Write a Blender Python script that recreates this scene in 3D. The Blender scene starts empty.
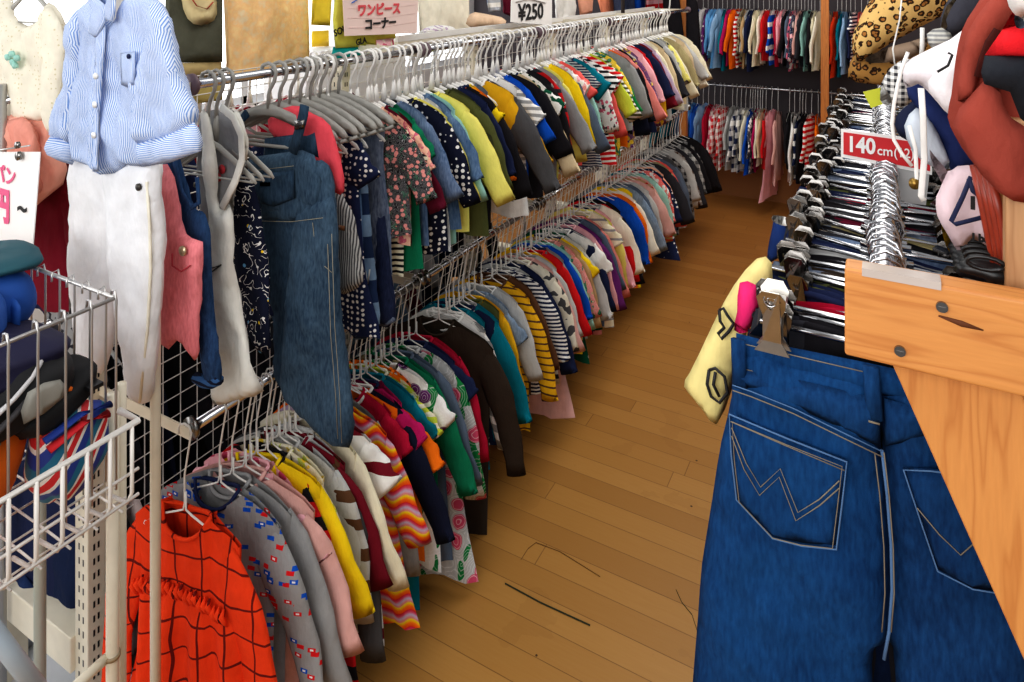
import bpy, math, random
from math import sin, cos, pi, radians as R
from mathutils import Vector, Matrix, noise as mnoise
from mathutils.geometry import delaunay_2d_cdt
import numpy as np
random.seed(7)
SC = bpy.context.scene
COL = SC.collection
# ---------------------------------------------------------------- camera frame
EYE = 1.75; F = 683.0; HX = 512.0; HY = -20.0
S_, C_ = 0.4794, 0.8776
def ray(px, py):
    u = (px-HX)/F; v = (HY-py)/F
    return Vector((-S_+C_*u, C_+S_*u, v))
def PY(px, py, Y):            # point on the plane y = Y
    d = ray(px, py); t = Y/d.y
    return Vector((d.x*t, Y, EYE+d.z*t))
def PX(px, py, X):            # point on the plane x = X
    d = ray(px, py); t = X/d.x
    return Vector((X, d.y*t, EYE+d.z*t))
# ---------------------------------------------------------------- colour + nodes
def lin(c):
    out = []
    for v in c[:3]:
        v = v/255.0
        out.append(v/12.92 if v <= .04045 else ((v+.055)/1.055)**2.4)
    return tuple(out)+(1.0,)
CO = dict(
 white=(238,236,232), cream=(232,224,196), ivory=(236,230,212), grey=(150,150,150), ltgrey=(190,190,188), dkgrey=(84,84,86),
 black=(34,32,36), navy=(34,42,74), midnight=(26,30,50), blue=(32,92,190), royal=(20,84,186), ltblue=(150,186,220), skyblue=(110,170,215),
 denim=(58,92,136), dkdenim=(36,52,84), paledenim=(120,146,174), teal=(10,120,138), mint=(160,208,196), green=(20,118,84), dkgreen=(16,82,58),
 leaf=(30,130,70), olive=(86,90,52), dkolive=(62,64,42), lime=(196,208,70), paleyellow=(236,226,120), yellow=(240,206,30), mustard=(232,178,34),
 orange=(240,118,24), scarlet=(226,66,28), red=(206,32,38), crimson=(178,24,58), maroon=(116,24,40), wine=(96,22,44), coral=(238,104,98),
 salmon=(222,136,128), pink=(238,178,186), hotpink=(236,50,120), dustypink=(216,168,160), rose=(206,80,110), magenta=(186,30,98),
 peach=(244,186,156), purple=(104,42,108), lavender=(196,176,200), beige=(212,192,156), tan=(190,160,118), khaki=(168,156,116),
 brown=(96,66,46), dkbrown=(58,48,40), slate=(92,104,122), rust=(178,76,62), charcoal=(52,52,58), lightgrey=(190,190,188))
WORDS = dict(ltgrey='light grey', lightgrey='light grey', dkgrey='dark grey', ltblue='pale blue', skyblue='sky blue', dkdenim='dark denim', paledenim='pale denim',
 dkgreen='dark green', dkolive='dark olive', paleyellow='pale yellow', hotpink='hot pink', dustypink='dusty pink', dkbrown='dark brown', royal='royal blue', leaf='leaf green')
def cw(c): return WORDS.get(c, c)
class NT:
    def __init__(s, name):
        s.m = bpy.data.materials.new(name); s.m.use_nodes = True
        s.t = s.m.node_tree; s.n = s.t.nodes; s.l = s.t.links
        s.b = s.n['Principled BSDF']; s.tc = s.n.new('ShaderNodeTexCoord')
    def add(s, t, **k):
        n = s.n.new(t)
        for a, v in k.items(): setattr(n, a, v)
        return n
    def lk(s, a, b): s.l.new(a, b)
    def math(s, op, a, b=None, c=None):
        n = s.n.new('ShaderNodeMath'); n.operation = op
        for i, v in enumerate((a, b, c)):
            if v is None: continue
            if isinstance(v, (int, float)): n.inputs[i].default_value = v
            else: s.l.new(v, n.inputs[i])
        return n.outputs[0]
    def mix(s, f, a, b, mode='MIX'):
        n = s.n.new('ShaderNodeMix'); n.data_type = 'RGBA'; n.blend_type = mode
        for sock, v in ((n.inputs[0], f), (n.inputs[6], a), (n.inputs[7], b)):
            if isinstance(v, (int, float)): sock.default_value = v
            elif isinstance(v, tuple): sock.default_value = v
            else: s.l.new(v, sock)
        return n.outputs[2]
    def noise(s, scale, detail=3, vec=None):
        n = s.n.new('ShaderNodeTexNoise'); n.inputs['Scale'].default_value = scale; n.inputs['Detail'].default_value = detail
        s.l.new(vec if vec else s.tc.outputs['Object'], n.inputs['Vector'])
        return n.outputs[0]
    def vor(s, scale, feat='F1', out='Distance', vec=None, rnd=1.0):
        n = s.n.new('ShaderNodeTexVoronoi'); n.feature = feat; n.inputs['Scale'].default_value = scale; n.inputs['Randomness'].default_value = rnd
        s.l.new(vec if vec else s.tc.outputs['Object'], n.inputs['Vector'])
        return n.outputs[out]
    def xyz(s):
        n = s.n.new('ShaderNodeSeparateXYZ'); s.l.new(s.tc.outputs['Object'], n.inputs[0]); return n.outputs
    def scaled(s, sx, sy, sz):
        n = s.n.new('ShaderNodeMapping'); n.inputs['Scale'].default_value = (sx, sy, sz); s.l.new(s.tc.outputs['Object'], n.inputs[0]); return n.outputs[0]
    def ramp(s, f, stops, interp='LINEAR'):
        n = s.n.new('ShaderNodeValToRGB'); n.color_ramp.interpolation = interp
        e = n.color_ramp.elements
        while len(e) < len(stops): e.new(.5)
        for i, (p, c) in enumerate(stops): e[i].position = p; e[i].color = c
        s.l.new(f, n.inputs[0]); return n.outputs[0]
    def bump(s, h, st=.3, dist=.004):
        n = s.n.new('ShaderNodeBump'); n.inputs['Strength'].default_value = st; n.inputs['Distance'].default_value = dist
        s.l.new(h, n.inputs['Height']); s.l.new(n.outputs[0], s.b.inputs['Normal'])
_mats = {}
def lc(c): return lin(CO[c]) if isinstance(c, str) else lin(c)
def fabric(c1, pat=None, c2=None, sc=30, c3=None, ratio=.5):
    key = (c1, pat, c2, sc, c3, ratio)
    if key in _mats: return _mats[key]
    g = NT('fabric_%s' % (c1 if isinstance(c1, str) else 'cloth')); a = lc(c1); b = lc(c2) if c2 else (1, 1, 1, 1); c = lc(c3) if c3 else b
    X, Y, Z = g.xyz()
    col = None
    if pat == 'st': col = g.mix(g.math('LESS_THAN', g.math('FRACT', g.math('MULTIPLY', Z, sc)), ratio), a, b)
    elif pat == 'vst': col = g.mix(g.math('LESS_THAN', g.math('FRACT', g.math('MULTIPLY', X, sc)), ratio), a, b)
    elif pat == 'dot': col = g.mix(g.math('LESS_THAN', g.vor(sc, rnd=.35), ratio*.6), a, b)
    elif pat == 'chk':
        f1 = g.math('LESS_THAN', g.math('FRACT', g.math('MULTIPLY', X, sc)), .5); f2 = g.math('LESS_THAN', g.math('FRACT', g.math('MULTIPLY', Z, sc)), .5)
        col = g.mix(g.math('MULTIPLY', g.math('ADD', f1, f2), .5), a, b)
    elif pat == 'plaid':
        n = g.noise(9, 1); nz = g.math('MULTIPLY_ADD', n, .05, Z); nx = g.math('MULTIPLY_ADD', n, .03, X)
        f1 = g.math('LESS_THAN', g.math('FRACT', g.math('MULTIPLY', nx, sc)), ratio*.18); f2 = g.math('LESS_THAN', g.math('FRACT', g.math('MULTIPLY', nz, sc)), ratio*.2)
        col = g.mix(g.math('MAXIMUM', f1, f2), a, b)
    elif pat == 'flo':
        d = g.vor(sc); nn = g.noise(sc*1.4, 2)
        d2 = g.math('MULTIPLY_ADD', nn, .3, d)
        leafm = g.math('GREATER_THAN', g.noise(sc*.9, 1, g.scaled(1.3, 1, .8)), .58)
        col = g.mix(leafm, a, c); col = g.mix(g.math('LESS_THAN', d2, .52), col, b)
        col = g.mix(g.math('LESS_THAN', g.math('PINGPONG', d2, .06), .012), col, g.mix(.35, col, (1, 1, 1, 1)))
    elif pat == 'leafy': col = g.mix(g.math('GREATER_THAN', g.noise(sc, 1), .56), a, b)
    elif pat == 'cars':
        bb = g.n.new('ShaderNodeTexVoronoi'); bb.distance = 'CHEBYCHEV'; bb.inputs['Scale'].default_value = sc
        mp = g.scaled(1, .3, 1.9); g.lk(mp, bb.inputs['Vector'])
        m = g.math('LESS_THAN', bb.outputs['Distance'], .28)
        rc = g.n.new('ShaderNodeSeparateColor'); g.lk(bb.outputs['Color'], rc.inputs[0])
        cc = g.mix(g.math('GREATER_THAN', rc.outputs[0], .5), b, c)
        cc = g.mix(g.math('LESS_THAN', bb.outputs['Distance'], .12), cc, (.8, .8, .8, 1))
        col = g.mix(m, a, cc)
    elif pat == 'wave3':
        wz = g.math('ADD', g.math('MULTIPLY', Z, sc), g.math('MULTIPLY', g.math('SINE', g.math('MULTIPLY', X, 80)), .25))
        f = g.math('FRACT', wz)
        col = g.ramp(f, [(0, lc('scarlet')), (.2, lc('orange')), (.38, lc('yellow')), (.5, lc('salmon')), (.68, lc('lavender')), (.85, lc('rose')), (1, lc('red'))])
    elif pat == 'doodle':
        w = g.n.new('ShaderNodeTexNoise'); w.inputs['Scale'].default_value = sc; w.inputs['Detail'].default_value = 2; g.lk(g.tc.outputs['Object'], w.inputs['Vector'])
        f = g.math('PINGPONG', g.math('MULTIPLY', w.outputs[0], 8), .5)
        m = g.math('MULTIPLY', g.math('LESS_THAN', f, .07), g.math('GREATER_THAN', g.noise(sc*1.7, 1), .47))
        col = g.mix(m, a, b)
        col = g.mix(g.math('LESS_THAN', g.vor(sc*1.2), .13), col, g.mix(g.math('GREATER_THAN', g.noise(14, 0), .5), c, lc('skyblue')))
    elif pat == 'leo':
        d = g.vor(sc); nn = g.noise(sc*2, 1); d = g.math('MULTIPLY_ADD', nn, .5, g.math('SUBTRACT', d, .25))
        col = g.ramp(d, [(0, lin((170, 116, 62))), (.22, lin((150, 100, 50))), (.28, lin((44, 30, 22))), (.44, lin((50, 34, 24))), (.49, a), (1, a)])
    elif pat == 'den':
        f = g.noise(220, 2, g.scaled(1, 1, .25)); big = g.noise(5, 3)
        col = g.mix(g.math('MULTIPLY_ADD', g.math('ADD', f, g.math('MULTIPLY', big, 1.3)), .95, -.62), g.mix(.35, a, (0, 0, 0, 1)), b if c2 else g.mix(.3, a, (.75, .85, 1, 1)))
    elif pat == 'marble':
        col = g.ramp(g.noise(sc, 6), [(.3, a), (.5, b), (.7, c)])
    elif pat == 'block':   # lower half in a second colour
        col = g.mix(g.math('LESS_THAN', Z, -sc/100.0), a, b)
    else:
        col = g.mix(0.0, a, a)
    v = g.noise(26, 4)
    vv = g.math('MULTIPLY_ADD', v, .36, .82)
    cb = g.n.new('ShaderNodeCombineColor')
    for i in range(3): g.lk(vv, cb.inputs[i])
    col = g.mix(1.0, col, cb.outputs[0], 'MULTIPLY')
    g.lk(col, g.b.inputs['Base Color']); g.b.inputs['Roughness'].default_value = .92
    try: g.b.inputs['Specular IOR Level'].default_value = .15
    except Exception: pass
    big = g.noise(22, 3, g.scaled(1.6, 1, .7)); fine = g.noise(600, 1)
    g.bump(g.math('MULTIPLY_ADD', fine, .05, big), .55, .012)
    _mats[key] = g.m
    return g.m
def plain(name, c, rough=.5, metal=0.0, var=.12, sc=14, spec=.5, bump=0):
    key = ('p', name)
    if key in _mats: return _mats[key]
    g = NT(name); a = lc(c)
    n = g.noise(sc, 4)
    hi = tuple(min(1, q*(1+var)+.004) for q in a[:3])+(1,)
    g.lk(g.mix(n, g.mix(var, a, (0, 0, 0, 1)), hi), g.b.inputs['Base Color'])
    g.b.inputs['Roughness'].default_value = rough; g.b.inputs['Metallic'].default_value = metal
    g.b.inputs['Specular IOR Level'].default_value = spec
    if bump: g.bump(g.noise(bump, 3), .3, .003)
    _mats[key] = g.m; return g.m
def pine(name, axis='x', base=(216, 150, 84), dark=(182, 108, 52)):
    g = NT(name)
    sc = {'x': (1.2, 14, 14), 'z': (14, 14, 1.2), 'y': (14, 1.2, 14)}[axis]
    v = g.scaled(*sc)
    d = g.noise(2.2, 3, v)
    rings = g.math('PINGPONG', g.math('MULTIPLY', d, 7), .5)
    lt = tuple(min(255, int(q*1.05)) for q in base); md = tuple(int(.45*d_+.55*b_) for d_, b_ in zip(dark, base))
    col = g.ramp(rings, [(0, lin(md)), (.22, lin(base)), (.8, lin(lt)), (1, lin(base))])
    fine = g.noise(60, 3, g.scaled(*[q*.6 for q in sc])); col = g.mix(g.math('MULTIPLY', fine, .35), col, lin(dark))
    kn = g.vor(4.3, vec=g.scaled(*({'x': (.8, .01, 2), 'z': (2, .01, .8), 'y': (1, 1, 1)}[axis])))
    km = g.ramp(kn, [(0, (1, 1, 1, 1)), (.05, (.8, .8, .8, 1)), (.1, (0, 0, 0, 1))])
    col = g.mix(km, col, lin((128, 66, 30)))
    g.lk(col, g.b.inputs['Base Color']); g.b.inputs['Roughness'].default_value = .5
    g.bump(rings, .12, .002); return g.m
def floor_mat():
    g = NT('honey_floorboards'); X, Y, Z = g.xyz()
    pw = 0.083
    row = g.math('FLOOR', g.math('DIVIDE', Y, pw)); fr = g.math('FRACT', g.math('DIVIDE', Y, pw))
    wn = g.n.new('ShaderNodeTexWhiteNoise'); wn.noise_dimensions = '1D'; g.lk(row, wn.inputs['W'])
    xx = g.math('ADD', g.math('DIVIDE', X, 1.8), g.math('MULTIPLY', wn.outputs[0], 7))
    cell = g.math('FLOOR', xx); fx = g.math('FRACT', xx)
    wn2 = g.n.new('ShaderNodeTexWhiteNoise'); wn2.noise_dimensions = '2D'
    cx = g.n.new('ShaderNodeCombineXYZ'); g.lk(row, cx.inputs[0]); g.lk(cell, cx.inputs[1]); g.lk(cx.outputs[0], wn2.inputs['Vector'])
    base = g.ramp(wn2.outputs[0], [(0, lin((160, 117, 60))), (.5, lin((172, 128, 67))), (1, lin((181, 137, 75)))])
    gr = g.noise(9, 5, g.scaled(1.2, 16, 1)); base = g.mix(g.math('MULTIPLY', gr, .45), base, lin((158, 106, 44)))
    bl = g.noise(5, 4); base = g.mix(g.math('MULTIPLY', g.math('GREATER_THAN', bl, .62), .12), base, lin((130, 84, 36)))
    sp = g.vor(9); base = g.mix(g.math('LESS_THAN', sp, .035), base, lin((70, 44, 22)))
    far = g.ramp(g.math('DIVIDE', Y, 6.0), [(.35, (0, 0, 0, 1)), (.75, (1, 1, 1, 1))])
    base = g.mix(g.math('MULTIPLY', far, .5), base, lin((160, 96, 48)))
    seam = g.math('MAXIMUM', g.math('LESS_THAN', fr, .028), g.math('LESS_THAN', fx, .0016))
    col = g.mix(g.math('MULTIPLY', seam, .62), base, lin((96, 60, 28)))
    g.lk(col, g.b.inputs['Base Color']); g.b.inputs['Roughness'].default_value = .42; g.b.inputs['Specular IOR Level'].default_value = .35
    g.bump(g.math('SUBTRACT', g.math('MULTIPLY', gr, .3), seam), .25, .002); return g.m
CHROME = plain('chrome', (205, 205, 208), .18, 1.0, .05)
STEEL = plain('brushed_steel', (132, 129, 126), .25, 1.0, .25, 60)
WIREW = plain('white_coated_wire', (226, 222, 216), .4)
WIREG = plain('grey_steel_wire', (188, 186, 184), .3, .6)
CREAMP = plain('cream_enamel', (224, 216, 196), .4, 0, .1, 30)
WHITEP = plain('white_plastic', (232, 230, 226), .4)
GREYP = plain('grey_plastic', (158, 156, 150), .45)
BLACKP = plain('black_plastic', (22, 22, 24), .35)
PAPER = plain('white_card', (244, 242, 240), .7, 0, .03)
# ---------------------------------------------------------------- object helpers
def mesh(name, vs, fs, m, parent=None, smooth=True, loc=None, rz=None):
    me = bpy.data.meshes.new(name); me.from_pydata([tuple(v) for v in vs], [], fs); me.update()
    if m: me.materials.append(m)
    if smooth: me.polygons.foreach_set('use_smooth', [True]*len(me.polygons))
    o = bpy.data.objects.new(name, me); COL.objects.link(o)
    if parent: o.parent = parent
    if loc: o.location = loc
    if rz: o.rotation_euler = (0, 0, rz)
    return o
def empty(name, loc=(0, 0, 0), rz=0):
    o = bpy.data.objects.new(name, None); COL.objects.link(o); o.location = loc; o.rotation_euler = (0, 0, rz); o.empty_display_size = .02; return o
_labels = {}
def tag(o, label, cat, group=None):
    o['label'] = label; o['category'] = cat
    if group: o['group'] = group
    return o
def struct(o): o['kind'] = 'structure'; return o
class B:      # mesh collector
    def __init__(s): s.v = []; s.f = []
    def box(s, a, b, rot=None, piv=None):
        (x0, y0, z0), (x1, y1, z1) = a, b; n = len(s.v)
        pts = [Vector(p) for p in ((x0, y0, z0), (x1, y0, z0), (x1, y1, z0), (x0, y1, z0), (x0, y0, z1), (x1, y0, z1), (x1, y1, z1), (x0, y1, z1))]
        if rot: pts = [rot @ (p-Vector(piv))+Vector(piv) for p in pts]
        s.v += pts
        s.f += [tuple(n+i for i in q) for q in ((0, 3, 2, 1), (4, 5, 6, 7), (0, 1, 5, 4), (1, 2, 6, 5), (2, 3, 7, 6), (3, 0, 4, 7))]
        return s
    def tube(s, pts, r, k=6, closed=False, flat=1.0, cap=True):
        pts = [Vector(p) for p in pts]; n0 = len(s.v); N = len(pts)
        up = Vector((0, 1, 0.01))
        for i, p in enumerate(pts):
            if closed: d = pts[(i+1) % N]-pts[i-1]
            else: d = pts[min(i+1, N-1)]-pts[max(i-1, 0)]
            d.normalize(); a = d.cross(up)
            if a.length < 1e-3: a = d.cross(Vector((1, 0, 0)))
            a.normalize(); b = d.cross(a); rr = r[i] if isinstance(r, (list, tuple)) else r
            for j in range(k):
                t = 2*pi*j/k; s.v.append(p+a*cos(t)*rr+b*sin(t)*rr*flat)
        for i in range(N if closed else N-1):
            i2 = (i+1) % N
            for j in range(k):
                s.f.append((n0+i*k+j, n0+i*k+(j+1) % k, n0+i2*k+(j+1) % k, n0+i2*k+j))
        if not closed and cap:
            s.f.append(tuple(n0+j for j in range(k))[::-1]); s.f.append(tuple(n0+(N-1)*k+j for j in range(k)))
        return s
    def disc(s, c, n, r, th, k=20):
        c = Vector(c); n = Vector(n).normalized(); s.tube([c-n*th/2, c+n*th/2], r, k); return s
    def lathe(s, c, prof, k=20):
        n0 = len(s.v)
        for r, z in prof:
            for j in range(k): s.v.append(Vector((c[0]+r*cos(2*pi*j/k), c[1]+r*sin(2*pi*j/k), c[2]+z)))
        for i in range(len(prof)-1):
            for j in range(k): s.f.append((n0+i*k+j, n0+i*k+(j+1) % k, n0+(i+1)*k+(j+1) % k, n0+(i+1)*k+j))
        return s
    def out(s, name, m, parent=None, smooth=False, loc=None, rz=None):
        o = mesh(name, s.v, s.f, m, parent, smooth, loc, rz)
        return o
def bevel(o, w=.002, seg=2):
    md = o.modifiers.new('bevel', 'BEVEL'); md.width = w; md.segments = seg; md.limit_method = 'ANGLE'; return o
def smoothpoly(p, n=3):
    out = []; N = len(p)
    for i in range(N):
        a, b, c, d = [Vector(p[(i+k) % N]) for k in (-1, 0, 1, 2)]
        for j in range(n):
            t = j/n
            out.append(.5*((2*b)+(c-a)*t+(2*a-5*b+4*c-d)*t*t+(3*b-a-3*c+d)*t*t*t))
    return out
def pillow(name, outline, thick, step, m, parent=None, amp=.004, freq=40, seed=0, y0=0.0, tilt=0.0, smooth=2, rad=None, hang=True, plane='xz', wr=1.0):
    """closed cloth form from a 2D outline (x,z): two sheets joined at the rim, puffed, with hanging folds"""
    rnd = random.Random(seed)
    pl = [Vector(p) for p in outline]
    if smooth: pl = smoothpoly(pl, smooth)
    P = np.array([(p.x, p.y) for p in pl]); Q = np.roll(P, -1, 0)
    x0, z0 = P.min(0); x1, z1 = P.max(0)
    gx = np.arange(x0+step*.5, x1, step); gz = np.arange(z0+step*.5, z1, step)
    pts = []
    def dist(p):
        d = Q-P; w = p-P; t = np.clip((w*d).sum(1)/np.maximum((d*d).sum(1), 1e-12), 0, 1)
        return np.sqrt((((P+d*t[:, None])-p)**2).sum(1)).min()
    def inside(p):
        c = ((P[:, 1] > p[1]) != (Q[:, 1] > p[1])); den = np.where(np.abs(Q[:, 1]-P[:, 1]) < 1e-9, 1e-9, Q[:, 1]-P[:, 1])
        xi = P[:, 0]+(p[1]-P[:, 1])*(Q[:, 0]-P[:, 0])/den
        return (c & (p[0] < xi)).sum() % 2 == 1
    for i, z in enumerate(gz):
        for x in gx+(step*.5 if i % 2 else 0):
            p = np.array((x, z))
            if inside(p) and dist(p) > step*.45: pts.append(p)
    nb = len(pl)
    vv = [Vector((a, b)) for a, b in P]+[Vector((float(p[0]), float(p[1]))) for p in pts]
    r = delaunay_2d_cdt(vv, [(i, (i+1) % nb) for i in range(nb)], [], 1, 1e-6)
    V, F_ = r[0], [f for f in r[2]]
    rad = rad or min(min(x1-x0, z1-z0)*.3, .03)
    thick *= .8; sdv = rnd.uniform(0, 50); A2 = amp*1.7
    ph = [rnd.uniform(0, 6.3) for _ in range(6)]; top = z1; H = max(z1-z0, 1e-3)
    front, back, onb = [], [], []
    for v in V:
        p = np.array((v.x, v.y)); d = dist(p); h = thick*.5*math.sqrt(min(1, d/rad)*(2-min(1, d/rad))) if d > 1e-5 else 0
        k = (top-v.y)/H
        fold = amp*(.25+.9*k if hang else 1)*(sin(v.x*freq+ph[0]+2*sin(v.y*7+ph[1]))+.5*sin(v.x*freq*2.1+v.y*9+ph[2])+.45*sin(v.y*freq*.6+v.x*14+ph[3])*wr)+A2*wr*(mnoise.noise(Vector((v.x*16, v.y*8, sdv)))+.6*mnoise.noise(Vector((v.x*34+v.y*20, v.y*24, sdv)))-.5*abs(mnoise.noise(Vector((v.x*22-v.y*14, v.y*20, sdv+9)))))
        yy = y0+fold+tilt*(v.x-x0)
        onb.append(d < 1e-5); front.append((v.x, yy-h, v.y)); back.append((v.x, yy+h, v.y))
    n = len(V); vs = list(front); mp = {}
    for i in range(n):
        if onb[i]: mp[i] = i
        else: mp[i] = len(vs); vs.append(back[i])
    fs = []
    for f in F_:
        f = tuple(f); fs.append(f[::-1] if False else f); fs.append(tuple(mp[i] for i in f)[::-1])
    if plane == 'yz': vs = [(-y, x, z) for x, y, z in vs]
    o = mesh(name, vs, fs, m, parent, True)
    return o
def text(name, body, size, m, parent, mat4, ext=.0006, bold=0.0, align='CENTER', xs=1.0):
    c = bpy.data.curves.new(name, 'FONT'); c.body = body; c.size = size; c.extrude = ext; c.offset = bold; c.align_x = align; c.align_y = 'CENTER'; c.resolution_u = 3
    t = bpy.data.objects.new('tmp', c); COL.objects.link(t)
    bpy.context.view_layer.update()
    me = bpy.data.meshes.new_from_object(t.evaluated_get(bpy.context.evaluated_depsgraph_get()))
    bpy.data.objects.remove(t); bpy.data.curves.remove(c)
    me.materials.clear(); me.materials.append(m)
    me.transform(mat4 @ Matrix.Diagonal((xs, 1, 1, 1))); me.name = name
    o = bpy.data.objects.new(name, me); COL.objects.link(o); o.parent = parent
    return o
FACE_MY = Matrix.Rotation(pi/2, 4, 'X')                       # text facing -Y
FACE_PX = Matrix.Rotation(pi/2, 4, 'Z') @ Matrix.Rotation(pi/2, 4, 'X')   # facing +X
# ---------------------------------------------------------------- setting
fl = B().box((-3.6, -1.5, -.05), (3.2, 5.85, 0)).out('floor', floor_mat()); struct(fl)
wall_dark = plain('dark_wall_panel', (70, 64, 68), .8, 0, .15, 3)
wb = B().box((-3.6, 5.80, 0), (3.2, 5.9, 2.7)).out('wall_back', wall_dark); struct(wb)
low = B().box((-2.2, 5.72, 0), (3.2, 5.80, .46)).out('trim_1', plain('brown_board', (150, 98, 52), .55, 0, .12, 3)); struct(low)
wl = B(); wlm = plain('white_window_wall', (232, 234, 236), .7, 0, .03)
wl.box((-3.7, -1.5, 0), (-3.6, 5.9, .95)).box((-3.7, -1.5, 2.5), (-3.6, 5.9, 2.7))
for y in (-1.5, 0.3, 2.1, 3.9, 5.7): wl.box((-3.7, y, .95), (-3.6, y+.12, 2.5))
struct(wl.out('wall_left', wlm))
glass = NT('glowing_window_glass'); glass.b.inputs['Base Color'].default_value = (.95, .98, 1, 1); glass.b.inputs['Roughness'].default_value = .5; glass.b.inputs['Emission Color'].default_value = (.95, .98, 1, 1); glass.b.inputs['Emission Strength'].default_value = 1.5  # panes glow by themselves, standing in for bright daylight outside
for i, y in enumerate((-1.38, .42, 2.22, 4.02)):
    w = B().box((-3.66, y, .95), (-3.655, y+1.68, 2.5)).out('window_%d' % (i+1), glass.m); struct(w)
    fr = B()
    for a, b in (((-3.68, y, .95), (-3.63, y+.04, 2.5)), ((-3.68, y+1.64, .95), (-3.63, y+1.68, 2.5)), ((-3.68, y+.8, .95), (-3.63, y+.85, 2.5)), ((-3.68, y, .95), (-3.63, y+1.68, 1.0))): fr.box(a, b)
    fr.out('window_frame', wlm, w)
wr_ = B().box((1.9, 1.4, 0), (2.0, 5.9, 2.7)).out('wall_right', plain('plywood_wall', (176, 134, 88), .6, 0, .15, 4)); struct(wr_)
# floor marks
for nm, pts, r, lab in (('floor_crack', [(505, 584), (540, 603), (590, 626)], .0035, 'dark crack along a seam of the wooden floor'),
                   ('floor_scratch', [(521, 560), (528, 549), (536, 543), (560, 552), (600, 577)], .0016, 'faint bent scratch line on the floorboards above the dark crack'),
                   ('loose_thread', [(676, 590), (682, 603), (692, 615), (700, 640)], .0014, 'thin dark thread lying on floorboards beside the big jeans')):
    P3 = []
    for px, py in pts:
        d = ray(px, py); t = -EYE/d.z; P3.append((d.x*t, d.y*t, .0012))
    o = B().tube(P3, r, 5, flat=.35).out(nm, plain('dark_mark' if nm != 'floor_scratch' else 'scratch_brown', (40, 48, 30) if nm != 'floor_scratch' else (120, 84, 40), .8))
    tag(o, lab, 'thread' if 'thread' in nm else 'mark')
# ---------------------------------------------------------------- left double-rail rack, five bays
RX = -1.25; ZU = 1.535; ZL = .83
BAY = .81; Y0 = .90
names_bay = ['nearest bay of the white double-rail rack, carrying the orange plaid dress', 'second bay of the white double-rail rack, carrying the mustard top', 'third bay of the white double-rail rack, carrying the navy striped tops',
             'fourth bay of the white double-rail rack, carrying the purple and yellow top', 'farthest bay of the white double-rail rack, next to the back wall']
for i in range(5):
    ya = Y0+i*BAY; yb = ya+BAY
    rk = empty('clothes_rack', (-1.58, ya, 0)); L = Vector((-1.58, ya, 0))
    tag(rk, names_bay[i], 'clothes rack', 'bays of the long left clothes rack')
    def q(b, name, m, sm=False):
        b.v = [Vector(v)-L for v in b.v]; return b.out(name, m, rk, sm)
    ends = [ya] if i < 4 else [ya, yb]
    for e in ends:
        up = B().box((-1.605, e-.02, .0), (-1.555, e+.02, 1.50)); u = q(up, 'upright', CREAMP); bevel(u)
        sl = B()
        for k in range(44):
            z = .12+k*.032
            for dx in (.010, .026): sl.box((-1.6+dx, e-.0206, z), (-1.6+dx+.004, e-.0195, z+.014)); sl.box((-1.5555, e-.014+dx*.6, z), (-1.5544, e-.010+dx*.6, z+.014))
        so_ = q(sl, 'slots', BLACKP); so_.parent = u
        lg = B().box((-1.96, e-.03, .19), (-1.605, e+.03, .27)).box((-1.96, e-.03, .0), (-1.90, e+.03, .2)); bevel(q(lg, 'base_leg', CREAMP), .003)
    for z, nm in ((ZU, 'upper_rail'), (ZL, 'lower_rail')):
        q(B().tube([(RX, ya+.02, z), (RX, yb-.02, z)], .0105, 14), nm, CHROME, True)
        for e in (ya+.015, yb-.015): q(B().disc((RX, e, z), (0, 1, 0), .023, .008), 'rail_end_cap', STEEL if z == ZL else plain('plum_cap', (108, 88, 96), .5), True)
        for e in (ya+.006, yb-.028): q(B().box((-1.57, e, z-.018), (RX+.006, e+.003, z+.006)), 'bracket', CREAMP)
    g = B(); y = ya+.03
    while y < yb-.02:
        g.tube([(-1.575, y, .30), (-1.575, y, 1.50)], .0017, 4); y += .048
    z = .30
    while z < 1.51:
        g.tube([(-1.572, ya+.02, z), (-1.572, yb-.02, z)], .0017, 4); z += .05
    q(g, 'mesh_panel', WIREW)
    if i > 0:
        ys = ya+(.2 if i == 1 else 0); q(B().box((-1.62, ys, 1.512), (-1.50, yb, 1.532)), 'top_shelf', CREAMP)
        q(B().box((-1.512, ys, 1.532), (-1.498, yb, 1.553)), 'shelf_edge', WHITEP)
    q(B().box((-1.9, ya+.02, .22), (-1.30, yb-.02, .235)), 'base_shelf', plain('shaded_shelf', (70, 64, 60), .6))  # dark colour paints in the shade beneath the lower garments
# dark sign post on the shelf
po = B().tube([(-1.46, 4.14, 1.50), (-1.46, 4.14, 2.2)], .013, 8).out('sign_post', plain('dark_post', (60, 52, 54), .5), None, True); tag(po, 'thin dark vertical post rising from the long white top shelf', 'post')
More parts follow.
